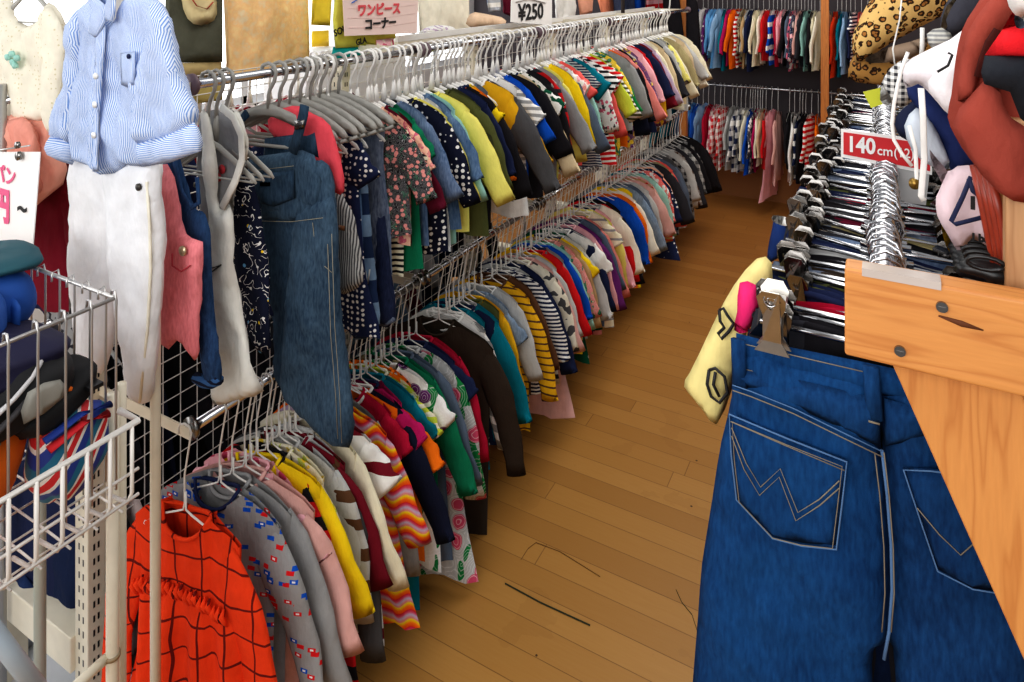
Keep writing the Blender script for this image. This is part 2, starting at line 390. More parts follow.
# ---------------------------------------------------------------- hangers
def wire_mesh():
    b = B()
    hook = [(-.014, 0, -.006), (-.017, 0, .003), (-.012, 0, .014), (0, 0, .018), (.012, 0, .014), (.017, 0, .002), (.014, 0, -.012), (.004, 0, -.035), (0, 0, -.055), (0, 0, -.115), (-.004, 0, -.128),
            (-.018, 0, -.134), (-.065, 0, -.152), (-.105, 0, -.176), (-.108, 0, -.182), (-.10, 0, -.186), (0, 0, -.187), (.10, 0, -.186), (.108, 0, -.182), (.105, 0, -.176), (.065, 0, -.152), (.018, 0, -.134), (.003, 0, -.126), (.003, 0, -.09)]
    hook = [(x, y, z if z > -.03 else z-.03) for x, y, z in hook]
    b.tube(hook, .0021, 5); return b
WB = wire_mesh(); WM = None
def plastic_parts():
    h = B().tube([(-.016, 0, -.012), (-.0215, 0, .002), (-.015, 0, .018), (0, 0, .0235), (.015, 0, .018), (.0215, 0, .002), (.017, 0, -.016), (.006, 0, -.036), (0, 0, -.055), (0, 0, -.080)], .0036, 6, flat=1.3)
    a = B().tube([(0, 0, -.072), (0, 0, -.125)], [.0035, .012], 6)
    a.tube([(-.128, 0, -.200), (-.118, 0, -.190), (-.075, 0, -.162), (-.03, 0, -.134), (0, 0, -.124), (.03, 0, -.134), (.075, 0, -.162), (.118, 0, -.190), (.128, 0, -.200)], [.003, .006, .007, .007, .008, .007, .007, .006, .003], 8, flat=.5)
    a.tube([(-.12, 0, -.198), (.12, 0, -.198)], .0025, 6); return h, a
PH, PA = plastic_parts()
_hm = {}
def hanger(kind, loc, rz, lab, group):
    if kind == 'wire':
        if 'wire' not in _hm: _hm['wire'] = WB.out('wire_hanger', WIREW, None, True); o = _hm['wire']
        else: o = _hm['wire'].copy(); COL.objects.link(o)
        o.location = loc; o.rotation_euler = (0, 0, rz)
    elif kind == 'fwire':
        if 'fwire' not in _hm: _hm['fwire'] = WB.out('wire_hanger', WIREG, None, True); o = _hm['fwire']
        else: o = _hm['fwire'].copy(); COL.objects.link(o)
        o.location = loc; o.rotation_euler = (0, 0, rz)
    else:
        m = WHITEP if kind == 'plastic' else GREYP
        if kind not in _hm:
            o = empty('plastic_hanger'); PH.out('hook', m, o, True); PA.out('shoulder_bar', m, o, True); _hm[kind] = o
        else:
            o = _hm[kind].copy(); COL.objects.link(o)
            for ch in list(_hm[kind].children):
                c = ch.copy(); COL.objects.link(c); c.parent = o
        o.location = loc; o.rotation_euler = (0, 0, rz)
    tag(o, lab, 'hanger', group); return o
# ---------------------------------------------------------------- garments on hangers
def sheets(W, Hw, L, nw, D, seed, nu=14, nv=12, flare=0, amp=.006, waist=None):
    rnd = random.Random(seed); ph = [rnd.uniform(0, 6.3) for _ in range(5)]
    vs, fs = [], []
    nd_f, nd_b = nw*.75, nw*.25
    def zt(x, nd):
        ax = abs(x)
        if ax < nw: return -.128-nd*(1-(ax/nw)**2)**.6
        return -.128-.46*(ax-nw)-2.2*max(0, ax-W*.8)**1.5
    for side in (0, 1):
        for j in range(nv+1):
            v = j/nv
            hw = W*(1-.03*min(1, v*4))+(Hw-W)*max(0, v-.15)/.85 + flare*max(0, v-.35)**1.3
            if waist and v > waist: hw *= 1+.05*sin(0)
            for i in range(nu+1):
                u = -1+2*i/nu; x = hw*u; xt = W*u
                z0 = zt(xt, nd_b if side else nd_f); zh = -.150-L+.006*sin(u*5+ph[3])-.008*abs(u)
                z = z0+(zh-z0)*v
                edge = (1-abs(u)**4)
                th = (.008 if abs(xt) > nw else .018)*(1-v)*max(edge, .5 if v < .2 else 0)+D*min(1, v*3)*edge
                f = amp*(.2+v)*(sin(x*55+ph[0]+sin(v*5+ph[1]))+.6*sin(x*95+ph[2]+v*3)+.5*sin(v*9+ph[4]+u*2))
                vs.append((x, (th if side else -th)+f, z))
    n = (nu+1)*(nv+1)
    for side in (0, 1):
        for j in range(nv):
            for i in range(nu):
                a = side*n+j*(nu+1)+i; b = a+1; c = a+nu+2; d = a+nu+1
                fs.append((a, b, c, d) if side else (a, d, c, b))
    for j in range(nv):       # side seams
        for i in (0, nu):
            a = j*(nu+1)+i; b = a+nu+1; fs.append((a, b, n+b, n+a) if i else (a, n+a, n+b, b))
    def coll(r):
        pts = []
        K = 9
        for i in range(K+1):
            x = nw*(-1+2*i/K); pts.append((x, -.018*(1-(x/nw)**4)-.002, zt(x*.999, nd_f)))
        for i in range(1, K):
            x = nw*(1-2*i/K); pts.append((x, .018*(1-(x/nw)**4)+.002, zt(x*.999, nd_b)))
        return B().tube(pts, r, 5, True)
    zs = zt(W, 0)
    return vs, fs, coll, zs
def sleeve(W, zs, side, Ls, ang, r0, r1, seed, bend=0.0):
    rnd = random.Random(seed*7+side); ph = rnd.uniform(0, 6.3); vs, fs = [], []; K = 10; N = 9
    px, pz = W-.034, zs-.040
    for i in range(N+1):
        t = i/N; a = ang+(1.05-ang)*math.exp(-t*(4.5 if Ls > .2 else 2))
        if i: px += sin(a)*Ls/N; pz -= cos(a)*Ls/N
        r = r0+(r1-r0)*min(1, t*1.15); r *= 1+.07*sin(t*16+ph)
        dx, dz = cos(a), sin(a)
        for k in range(K):
            q = 2*pi*k/K; e = cos(q)*r; y = sin(q)*r*.27*(1 if i else .5)
            vs.append(((px+dx*e)*side, y+.006*sin(t*7+ph), pz+dz*e))
    for i in range(N):
        for k in range(K):
            a, b = i*K+k, i*K+(k+1) % K; fs.append((a, a+K, b+K, b) if side < 0 else (a, b, b+K, a+K))
    # folded-in cuff rim
    n = len(vs)
    c = vs[-K:]; mx = sum(p[0] for p in c)/K; mz = sum(p[2] for p in c)/K; my = sum(p[1] for p in c)/K
    for p in c: vs.append((mx+(p[0]-mx)*.85, my+(p[1]-my)*.7, mz+(p[2]-mz)*.85+.012))
    for k in range(K):
        a, b = n-K+k, n-K+(k+1) % K; fs.append((a, b, b+K, a+K))
    return vs, fs
TYPES = dict(  # W, hem, L, neck, sleeve len, angle, r0, r1, name, words
 ls=(.142, .140, .40, .055, .27, .42, .052, .034, 'pullover', 'long-sleeved top', 'top'),
 ss=(.140, .148, .38, .055, .10, .80, .056, .052, 't_shirt', 'tee', 'shirt'),
 dr=(.135, .180, .55, .055, .10, .75, .050, .048, 'child_dress', 'dress', 'dress'),
 ld=(.138, .190, .56, .055, .29, .38, .050, .036, 'long_sleeved_dress', 'long-sleeved dress', 'dress'),
 sl=(.120, .160, .42, .060, 0, 0, 0, 0, 'tank_shirt', 'sleeveless top', 'top'),
 cd=(.145, .148, .42, .050, .29, .38, .056, .038, 'cardigan', 'cardigan', 'cardigan'),
 sh=(.142, .148, .42, .050, .28, .40, .054, .040, 'collared_shirt', 'collared shirt', 'shirt'),
 pt=(.120, .150, .50, .080, 0, 0, 0, 0, 'trousers', 'trousers', 'trousers'))
PATW = dict(st='striped', vst='pinstriped', dot='dotted', chk='checked', plaid='plaid', flo='floral', leafy='blotched', cars='car-print', wave3='wavy-striped', doodle='doodle-print', den='denim', block='two-tone', marble='mottled')
DROP = 0.0; ANG = 1.0
def garment(spec, loc, rz, seed, detail=True, kx=1.0, kl=1.0):
    """spec: type, c1, pat, c2, sc, c3, ratio"""
    ty = spec[0]; T = TYPES[ty]; rnd = random.Random(seed)
    m = fabric(*spec[1:])
    W, Hw, L, nw, Ls, ang, r0, r1 = T[:8]
    s = rnd.uniform(.88, 1.08)*kx; W *= s; Hw *= s*rnd.uniform(.94, 1.10); L *= rnd.uniform(.84, 1.14)*kl; kl = kl*rnd.uniform(.85, 1.1); Ls *= rnd.uniform(.9, 1.1)*(kl if ty != 'ss' else 1)
    loc = (loc[0], loc[1], loc[2]-DROP)
    vs, fs, coll, zs = sheets(W, Hw, L, nw, .011, seed, 14 if detail else 8, 12 if detail else 8, .05 if ty in ('dr', 'ld') else 0)
    parts = []
    if Ls:
        for sd in (-1, 1): parts.append(sleeve(W, zs, sd, Ls, ang*rnd.uniform(.5, 1.35)*ANG, r0*rnd.uniform(.86, 1.02), r1*rnd.uniform(.85, 1.05), seed))
    if detail:
        o = empty(T[8], loc, rz)
        mesh('body', vs, fs, m, o)
        for v2, f2 in parts:
            so = mesh('sleeve', v2, f2, m, o)
        cm = m
        if ty in ('ls', 'ss') and rnd.random() < .4 and spec[2] in (None, 'st', 'cars', 'block'): cm = fabric(spec[3] or rnd.choice(['white', 'navy', 'grey']))
        if spec[2] == 'cars': cm = fabric('navy')
        coll(.0045 if ty != 'sh' else .009).out('collar', cm, o, True)
        if ty in ('cd', 'sh'):
            b = B()
            for k in range(5): b.disc((.004, -.0265, -.22-k*.06*kl), (0, 1, 0), .005, .004, 10)
            b.out('button', WHITEP if spec[1] not in ('white', 'cream', 'ivory') else plain('brown_button', (120, 90, 70), .4), o)
            B().box((-.009, -.0245, -.150-L+.02), (.013, -.019, -.2)).out('placket', m, o)
    else:
        for v2, f2 in parts:
            n = len(vs); vs = vs+v2; fs = fs+[tuple(i+n for i in f) for f in f2]
        o = mesh(T[8], vs, fs, m, None, True, loc, rz)
    return o, T
def desc(spec):
    ty, c1 = spec[0], spec[1]; pat = spec[2] if len(spec) > 2 else None; c2 = spec[3] if len(spec) > 3 else None
    if pat == 'den': s = 'denim' if 'denim' in c1 or c1 == 'slate' else cw(c1)+' denim'; s = cw(c1) if 'denim' in c1 else s
    elif pat == 'wave3': s = 'orange and pink wavy-striped'
    elif pat and c2: s = '%s and %s %s' % (cw(c1), cw(c2), PATW[pat])
    elif pat: s = cw(c1)+' '+PATW[pat]
    else: s = cw(c1)
    return s+' '+TYPES[ty][9]
def parse(tok):
    """'ty c1 pat c2 sc c3 ratio @Y kl=..' -> spec, anchor, extra"""
    sp = tok.split(); anchor = None; kl = 1.0; kx = 1.0; rz = None
    core = []
    for w in sp:
        if w[0] == '@': anchor = float(w[1:])
        elif w.startswith('kl='): kl = float(w[3:])
        elif w.startswith('kx='): kx = float(w[3:])
        elif w.startswith('rz='): rz = float(w[3:])
        else: core.append(w)
    spec = [core[0], core[1]]
    if len(core) > 2: spec.append(core[2])
    if len(core) > 3: spec.append(core[3])
    if len(core) > 4: spec.append(float(core[4]))
    if len(core) > 5: spec.append(core[5] if core[5] != '-' else None)
    if len(core) > 6: spec.append(float(core[6]))
    while len(spec) < 4: spec.append(None)
    return spec, anchor, kl, kx, rz
def ordw(n): return ['first', 'second', 'third', 'fourth', 'fifth', 'sixth', 'seventh', 'eighth', 'ninth', 'tenth'][n] if n < 10 else 'further'
def fill(rows):
    """interpolate the anchors"""
    n = len(rows); ys = [r[1] for r in rows]
    i = 0
    while i < n:
        if ys[i] is None:
            j = i
            while j < n and ys[j] is None: j += 1
            a = ys[i-1]; b = ys[j] if j < n else a+(j-i+1)*.04
            for k in range(i, j): ys[k] = a+(b-a)*(k-i+1)/(j-i+1)
            i = j
        else: i += 1
    return ys
def uniq(labels):
    cnt = {}
    for l in labels: cnt[l] = cnt.get(l, 0)+1
    seen = {}; out = []
    for l in labels:
        if cnt[l] > 1:
            k = seen.get(l, 0); seen[l] = k+1; out.append('%s %s' % (ordw(k), l))
        else: out.append(l)
    return out
def row(toks, railname, side, axis, fixed, z, rz0, rzj, hk, group, seed0, far_from=99, short=''):
    rows = [list(parse(t)) for t in toks]; ys = fill(rows)
    D = [desc(r[0]) for r in rows]; C1 = [cw(r[0][1]) for r in rows]
    labs, hl = [], []
    for i in range(len(rows)):
        pv = C1[i-1] if i else None; nx = C1[i+1] if i+1 < len(rows) else None
        if pv and nx: btw = 'between %s and %s ones' % (pv, nx)
        elif nx: btw = '%s end, before a %s one' % (side, nx)
        else: btw = 'far end, after a %s one' % pv
        labs.append('%s %s, %s' % (D[i], btw, railname)); hl.append('%s hanger of %s, after %s' % ('white' if hk != 'fwire' else 'steel', D[i], pv or 'nothing'))
    labs = uniq(labs); hl = uniq([h+', '+short for h in hl])
    for i, (r, y) in enumerate(zip(rows, ys)):
        rnd = random.Random(seed0+i); rz = (r[4] if r[4] is not None else rz0+rnd.uniform(-rzj, rzj))
        fx = fixed+rnd.uniform(-.006, .006)
        loc = (fx, y, z) if axis == 'y' else (y, fx, z)
        o, T = garment(r[0], loc, rz, seed0+i, y < far_from and axis == 'y', r[3], r[2])
        o.rotation_euler = (rnd.uniform(-.03, .03), rnd.uniform(-.05, .05), rz)
        tag(o, labs[i], T[10], group+' garments')
        hanger(hk, loc, rz+rnd.uniform(-.015, .015), hl[i], group+' hangers')
UL = """sl coral @1.235 kl=.7|dr navy dot white 70 - .5 @1.265 kl=.8|pt denim den paledenim @1.305 kl=.85|pt dkdenim den @1.35 kl=.72|ls black flo salmon 70 dkgreen @1.385 kl=.7
ss cream st black 62 - .45 @1.42 kx=1.02|ss peach flo salmon 55 rose @1.455 kl=1.0|ls burg kl=.8|ss green @1.49|ls denim den @1.53 kl=.9|ls midnight dot white 60 - .55 @1.575 kl=.95|ls paleyellow @1.60 kl=.9|sl ltgrey flo white 60 ltgrey @1.63 kl=.95
sh denim den paledenim @1.66 kl=.8|ls mint|ls paleyellow @1.71 kl=1.1|cd olive @1.76 kl=.95|ls dkolive @1.80|ls navy @1.84 kl=.8|ls black|ls orange st navy 22 - .35 @1.89 kl=.85|ss yellow @1.915 kl=1.2 kx=.85|sl slate @1.935 kx=.85|ls mustard @1.985 kx=1.25 kl=.95 rz=.55
cd dkgrey @2.03|sl white|ss grey st white 45 - .5 @2.09 kx=1.1|ls royal @2.14 kl=.9|cd black @2.18|ls beige @2.23|ss white leafy dkgreen 38 @2.27 kx=1.1|cd black|ls red st charcoal 14 - .2 @2.38 kl=.95|ls grey|ls paleyellow @2.46|ls yellow @2.51 kl=.95
cd slate|ss white flo salmon 40 pink @2.57|ss coral @2.61|ls mint|dr navy st ltgrey 90 - .45 @2.71 kl=.85|ss teal|ls white flo rose 50 black @2.79|ss white st black 40 - .45|ls coral|ss red st white 44 - .4 @2.87 kl=1.1|ls lime @2.93 kl=1.0
ls olive st white 50 - .5|ls yellow flo leaf 34 green @3.02|ls leaf @3.06|ls grey @3.14 kx=1.1|ls orange|cd midnight @3.22|ls salmon @3.27|cd black @3.31|ls purple flo yellow 30 yellow @3.38 kl=1.1|ls pink|ls red @3.48 kl=1.0|ls navy @3.54
ls mustard @3.60 kl=1.1|cd maroon @3.66|ls lavender|ls cream @3.74|ls beige @3.80 kx=1.08|cd charcoal @3.86|ls ltgrey @3.92|ls paleyellow flo grey 26 black @3.99|ls cream @4.06 kx=1.08|cd khaki|sl ivory @4.16|ls beige @4.22|ls ltgrey @4.26|ss paleyellow|ls ivory @4.33 kx=1.1|ls cream @4.40 kx=1.1""".replace('burg', 'wine').replace('\n', '|').split('|')
row(UL, 'upper left rail', 'near', 'y', RX, ZU, .13, .15, 'plastic', 'upper left rail', 100, 3.3, 'upper left rail')
LL = """ls grey cars red 34 royal .5 @.985 kl=1.12 kx=1.16 rz=.24|cd grey @1.015 kl=1.3 kx=1.05 rz=.28|ls dustypink @1.045 kl=1.05 kx=1.16 rz=.3|dr pink dot rose 26 - .5 @1.065 kl=1.15|ls yellow @1.085 kl=1.1 kx=1.18 rz=.28|ls red st black 20 - .5 kl=1.35|ls cream flo yellow 40 lime @1.125 kl=.95|ls ltgrey @1.15 kl=1.25
ls maroon kl=1.05|ls dkgrey kl=1.35|sh ltgrey st brown 16 - .4 @1.19|ls cream @1.225 kl=1.1 kx=1.1|ls ivory kl=.95|ss white st maroon 12 - .3 kl=1.4|sl lavender @1.27|ld rose wave3 orange 26 @1.305 kl=.95 kx=1.12|cd grey @1.335 kl=1.1|ss orange @1.375 kl=1.0 kx=1.34 rz=.38|ss crimson|ls midnight @1.40 kl=1.2
ss magenta @1.425|ss teal @1.45 kl=1.45|ss lime st cream 44 - .45 @1.475 kl=1.2 kx=1.1|sl orange dot brown 50 - .4 kl=1.35|ss white flo purple 20 leaf @1.51 kl=1.3|ss khaki chk black 20 kl=1.25|ls green @1.555 kl=1.05 kx=1.1|cd slate @1.58 kl=1.2|ld lightgrey flo rose 16 leaf @1.615 kl=1.12 kx=1.25 rz=.3|ss navy @1.65 kl=1.1|ls crimson @1.685 kl=1.12 kx=1.1
ls dkbrown @1.79 kx=1.22 kl=1.45 rz=.34|sl white @1.84 kl=1.0|ls grey st white 20 - .5 @1.86 kl=1.15|sl teal @1.885 kl=1.15|sl navy dot white 40 - .4 @1.91 kl=1.0|ls teal @1.935 kl=1.1|sl olive|ls mustard @1.98 kl=.9|dr paledenim den @2.02 kl=.95|ls ltgrey @2.07 kx=1.05|ls mustard st brown 40 - .25 @2.13 kl=1.2 kx=1.12
ls brown|ls navy st white 70 - .5 @2.21 kl=1.0 kx=1.1|ls ltgrey st black 24 - .4 kl=1.1|ls navy|ls ivory leafy dkgrey 26 @2.32 kl=.95 kx=1.1|ld dustypink @2.35 kl=1.0|ls ltgrey|ls mustard|ls red|ls grey @2.46|ls royal @2.49 kl=.9|ls mint
ls salmon flo tan 40 green @2.55|ls tan|ss yellow kl=1.2|ls ltgrey @2.62|ld dkgreen dot white 16 - .35 @2.655 kl=1.0|ss white @2.69 kx=1.1|cd navy @2.71 kl=.95|ls pink|ls purple @2.80 kx=1.15 rz=.2|ls slate|cd salmon @2.88 kl=1.15 rz=.2|ss cream st grey 24 - .25 @2.95 kl=1.2|ls paleyellow
ls pink @3.02|ls ivory|ls red @3.10 kl=1.05|cd black|ls royal @3.22|ls orange|ls ivory dot black 22 - .3 @3.32 kx=1.05|sl yellow|sh paledenim den @3.42|ls slate|ls ltgrey|ls dustypink @3.54 kx=1.05|ls tan st red 50 - .3|ls dustypink @3.63|cd mint|ls teal st white 40 - .3
ls coral flo white 40 white @3.75|ld navy dot white 40 - .5 @3.80|ls peach|sl ltgrey|sh charcoal @3.92|ls khaki|ls coral|cd slate @4.05|ls dkgrey|sh black chk grey 26 @4.17|ls ltgrey @4.23|cd ltgrey|sh brown chk ltgrey 20 @4.33|cd charcoal|sh dkgrey chk ltgrey 22 @4.45|cd black @4.52|sh grey chk black 24|cd black @4.65|cd black @4.73 kx=1.1""".replace('\n', '|').split('|')
DROP = .03; ANG = .72
row(LL, 'lower left rail', 'near', 'y', RX, ZL, .20, .11, 'wire', 'lower left rail', 400, 3.1, 'lower left rail')
# far wall
ANG = .6
FY = 5.42
fr = empty('wall_clothes_rail', (-.4, 5.6, 0)); tag(fr, 'two thin chrome rails on wooden posts along the dark back wall', 'clothes rack')
def q2(b, nm, m, sm=False):
    b.v = [Vector(v)-Vector((-.4, 5.6, 0)) for v in b.v]; return b.out(nm, m, fr, sm)
for z in (1.69, .935): q2(B().tube([(-1.75, FY, z), (1.85, FY, z)], .009, 8), 'rail', CHROME, True)
postm = pine('post_pine', 'z', (196, 124, 58), (150, 84, 36))
for x in (-1.335, -.362, .9): q2(B().box((x-.025, FY-.30, 0), (x+.025, FY-.25, 2.6)), 'post', postm)
FU = """cd black @-1.610|cd charcoal|cd black|sh navy @-1.348|ls blue @-1.300|sl white @-1.252 kl=1.3|ls purple dot white 30 - .4|ls skyblue @-1.173|ls skyblue|ls ltblue @-1.103|ls teal|ls magenta|ls orange @-0.999|ls red st white 30 - .5|ls khaki flo brown 30 black|ls tan|ls ltgrey @-0.902|ls navy|ls cream @-0.841|ls ivory|ls red @-0.763 kl=.9|ls royal st white 12 - .4|ls crimson|ls pink @-0.675|ls pink|cd black|ls slate|ls rose flo navy 22 white|ls navy flo white 16 pink @-0.562|ls dustypink|cd charcoal|ls mint|cd black|ls cream @-0.448|ls ivory @-0.413|ls beige|ls scarlet @-0.299|ls teal|ls ltblue|ls navy|ss navy st white 40 - .5 @-0.186|ls coral|ls pink|ls red""".split('|')
row(FU, 'upper back wall rail', 'left', 'x', FY, 1.69, pi/2-.1, .12, 'fwire', 'upper back wall', 800, -9, 'upper back rail')
FL = """ls teal @-1.60|ls teal|cd slate @-1.43|sh denim den|ls skyblue @-1.34|sh blue|ls ltblue|ls crimson @-1.21|ls rose chk white 16|sh red chk white 20 @-1.12|sh red chk white 20 @-1.09|ls ltgrey @-1.03|ls grey|sh white chk navy 14 @-.965|sh navy chk white 12|ls cream @-.90|ls royal|ls midnight flo white 30 ltgrey|ls magenta @-.845|ls ivory|ls beige @-.81|ls red @-.785|ld pink @-.745 kx=.9|ld dustypink @-.70 kl=.9|cd black @-.62|sh white @-.585|ls navy st white 12 - .4 @-.55|cd midnight|cd black @-.51|ls red st white 26 - .5 @-.47|ls orange|ls ltgrey|cd slate @-.34|sh denim den|ls ltblue|ls navy|sh denim den|ls grey @-.12""".split('|')
row(FL, 'lower back wall rail', 'left', 'x', FY, .935, pi/2-.1, .12, 'fwire', 'lower back wall', 900, -9, 'lower back rail')
DROP = 0.0; ANG = 1.0
# back side of the left rack, seen through the mesh
BK = """ls maroon @.92|ls navy|ls charcoal|ls red @1.10|ls wine|ls navy @1.25|ls red|cd black|ls pink @1.50|ls crimson|ls black @1.66|ls crimson @1.80|ls black|ls pink @1.95|ls wine""".split('|')
row(BK, 'upper rail behind the mesh', 'near', 'y', -1.86, 1.46, 0, .1, 'plastic', 'rail behind the mesh', 1000, -9, 'behind mesh')
BL = """ls navy @.92 kx=1.2 kl=1.3|cd black kx=1.2 kl=1.3|ls charcoal @1.04 kx=1.2 kl=1.3|cd black kx=1.2 kl=1.3|ls midnight @1.16 kx=1.2 kl=1.3|cd black kx=1.2 kl=1.2|ls dkbrown @1.3 kx=1.2 kl=1.3|cd black @1.42 kx=1.2 kl=1.3|ls charcoal @1.54 kx=1.2 kl=1.3|ls slate @1.66 kx=1.2 kl=1.3|ls grey @1.78 kx=1.2|ls ltblue|ls slate|ls navy @2.0 kx=1.2 kl=1.2|ls paledenim|ls wine @2.2 kx=1.2|ls ltgrey|ls slate @2.4|ls navy|cd black @2.6|ls charcoal|cd black @2.8""".split('|')
row(BL, 'lower rail behind the mesh', 'near', 'y', -1.86, .88, 0, .1, 'plastic', 'low rail behind the mesh', 1100, -9, 'low behind mesh')
rb = empty('back_side_rail', (-1.86, 1.7, 0)); tag(rb, 'chrome rails behind the wire mesh of the left rack', 'clothes rack')
for z in (1.46, .88): B().tube([(0, -.85, z), (0, 1.15, z)], .010, 8).out('rail', CHROME, rb, True)
for y in (-.85, .95): B().tube([(0, y, 0), (0, y, 1.5)], .012, 8).out('upright', WIREG, rb, True)
# ---------------------------------------------------------------- cloth pieces traced in their own upright plane
def pts_y(px, Y, o): return [((PY(a, b, Y)-o).x, (PY(a, b, Y)-o).z) for a, b in px]
def root_at(name, px, py, Y): 
    p = PY(px, py, Y); return empty(name, p), p
def piece(name, px, Y, o, root, m, th=.02, step=.02, amp=.004, y0=0, seed=0, freq=40, smooth=2, **k):
    return pillow(name, pts_y(px, Y, o), th, step, m, root, amp, freq, seed, y0, smooth=smooth, **k)
def line(name, px, Y, o, root, m, r=.001, y0=-.012, k=5, closed=False, flat=1.0):
    return B().tube([(PY(a, b, Y)-o)+Vector((0, y0, 0)) for a, b in px], r, k, closed, flat).out(name, m, root, True)
# orange plaid dress, front of the lower rail
Y = .905
DROP = .03
OM = ('ld', 'scarlet', 'plaid', (104, 26, 22), 16, None, .36)
TYPES['ld'] = (.128, .165, .66, .062, .42, .13, .050, .040, 'long_sleeved_dress', 'long-sleeved dress', 'dress')
def folds(o, A):
    for ch in o.children:
        if ch.name.startswith('body'):
            for v in ch.data.vertices:
                k = max(0, -v.co.z-.27)
                if k > 0: v.co.y += A*min(1, k*9)*(sin(v.co.x*85+1)+.5*sin(v.co.x*47+k*5)); 
                if -.30 < v.co.z < -.25: v.co.y *= .9
_sh = sheets
def sheets(*a, **k):
    a = list(a)
    if len(a) > 6: a[6] = 44; a[7] = 26
    return _sh(*a, **k)
go, _T = garment(OM, (RX, .905, ZL), .16, 77, True, 1.0, 1.0); sheets = _sh
folds(go, .012); tag(go, 'bright orange dress with dark wavy plaid lines, nearest on the lower left rail', 'dress')
gat = B(); rg = random.Random(4)
for i in range(-10, 11):
    x = i*.0115; zz = -.272-.0004*i*i*.5+.004*sin(i*2.1)
    gat.tube([(x-.003, -.020, zz+.007), (x, -.030, zz), (x+.003, -.026, zz-.012), (x+.004, -.018, zz-.028)], [.002, .0055, .0045, .001], 6)
gat.out('gathers', fabric(*OM[1:]), go, True)
hanger('wire', (RX, .9, ZL), .16, 'white wire hanger holding the bright orange plaid dress', 'lower left rail hangers')
# blue striped shirt over white trousers at the rack end
Y = .76
SM = fabric('ltblue', 'vst', 'white', 200, None, .62)
SH = fabric((186, 204, 232), 'st', 'white', 200, None, .6)
r, o = root_at('collared_shirt', 120, -10, Y); tag(r, 'pale blue pinstriped shirt with rolled sleeves hanging above the white trousers', 'shirt')
SBM = fabric((120, 152, 208), 'vst', (214, 222, 238), 310, None, .55)
piece('body', [(82, 8), (98, -2), (104, 6), (113, 22), (122, 4), (132, -6), (150, -4), (163, 2), (166, 30), (158, 70), (153, 120), (152, 158), (140, 168), (126, 162), (113, 174), (96, 170), (78, 158), (76, 110), (80, 60)], Y, o, r, SBM, .035, .01, .006, 0, 11, 70)
piece('sleeve', [(160, -2), (174, 14), (182, 50), (191, 88), (201, 124), (150, 142), (146, 110), (150, 70), (155, 30)], Y, o, r, SBM, .05, .012, .006, -.012, 12, 60)
piece('cuff', [(200, 120), (205, 134), (209, 149), (180, 160), (152, 165), (148, 152), (147, 138), (172, 134)], Y, o, r, fabric((120, 152, 208), 'st', (214, 222, 238), 310, None, .55), .04, .012, .003, -.012, 13, smooth=0)
piece('sleeve', [(84, 6), (72, 28), (70, 60), (62, 100), (55, 136), (75, 142), (79, 110), (84, 60), (88, 30)], Y, o, r, SBM, .045, .012, .006, -.006, 14, 60)
piece('cuff', [(55, 134), (51, 150), (60, 160), (73, 165), (76, 152), (77, 140), (66, 138)], Y, o, r, fabric((120, 152, 208), 'st', (214, 222, 238), 310, None, .55), .04, .012, .003, -.006, 15, smooth=0)
piece('collar', [(98, -10), (104, 10), (101, 32), (110, 38), (121, 18), (119, 5), (108, -4)], Y, o, r, SBM, .012, .008, .001, -.024, 16, smooth=0)
piece('collar', [(119, 5), (119, 20), (129, 21), (131, -8), (124, -8)], Y, o, r, SBM, .012, .008, .001, -.026, 17, smooth=0)
piece('collar_lining', [(104, -8), (118, -8), (118, 5), (112, 16), (106, 8)], Y, o, r, fabric((50, 84, 150), 'den'), .008, .008, .0, -.012, 18, smooth=0)
piece('placket', [(108, 36), (118, 22), (117, 60), (113, 110), (114, 168), (107, 168), (106, 110), (109, 60)], Y, o, r, SBM, .008, .01, .003, -.022, 19, 50, smooth=0)
b = B()
for a in ((112, 74), (111, 102), (110, 132)): b.disc(PY(a[0], a[1], Y)-o+Vector((0, -.030, 0)), (0, 1, 0), .006, .003, 12)
b.out('button', WHITEP, r, True)
spk = piece('pocket', [(132, 52), (147, 50), (147, 82), (140, 86), (133, 83)], Y, o, r, SBM, .004, .01, .001, -.021, 20, smooth=0)
B().disc(PY(142.5, 55, Y)-o+Vector((0, -.026, 0)), (0, 1, 0), .0045, .002, 12).out('emblem', fabric('navy'), spk, True)
Y = .80
r, o = root_at('trousers', 120, 166, Y); tag(r, 'long white trousers hanging under the pale blue striped shirt', 'trousers')
WM_ = fabric((232, 232, 234))
piece('leg', [(74, 150), (100, 155), (120, 160), (120, 200), (116, 260), (112, 330), (105, 372), (78, 360), (76, 320), (72, 260), (74, 200)], Y, o, r, WM_, .05, .014, .004, 0.004, 31, 30)
piece('leg', [(112, 160), (140, 156), (162, 158), (166, 200), (167, 260), (165, 320), (156, 398), (136, 391), (133, 350), (124, 290), (117, 230), (116, 190)], Y, o, r, WM_, .05, .014, .004, -.012, 32, 30)
line('side_seam', [(161, 178), (164, 220), (165, 262), (162, 320), (154, 394)], Y, o, r, fabric('ivory'), .0028, -.028)
B().disc(PY(157, 182, Y)-o+Vector((0, -.036, 0)), (0, 1, 0), .0065, .004).out('button', plain('dark_rivet', (70, 66, 60), .4, .5), r, True)
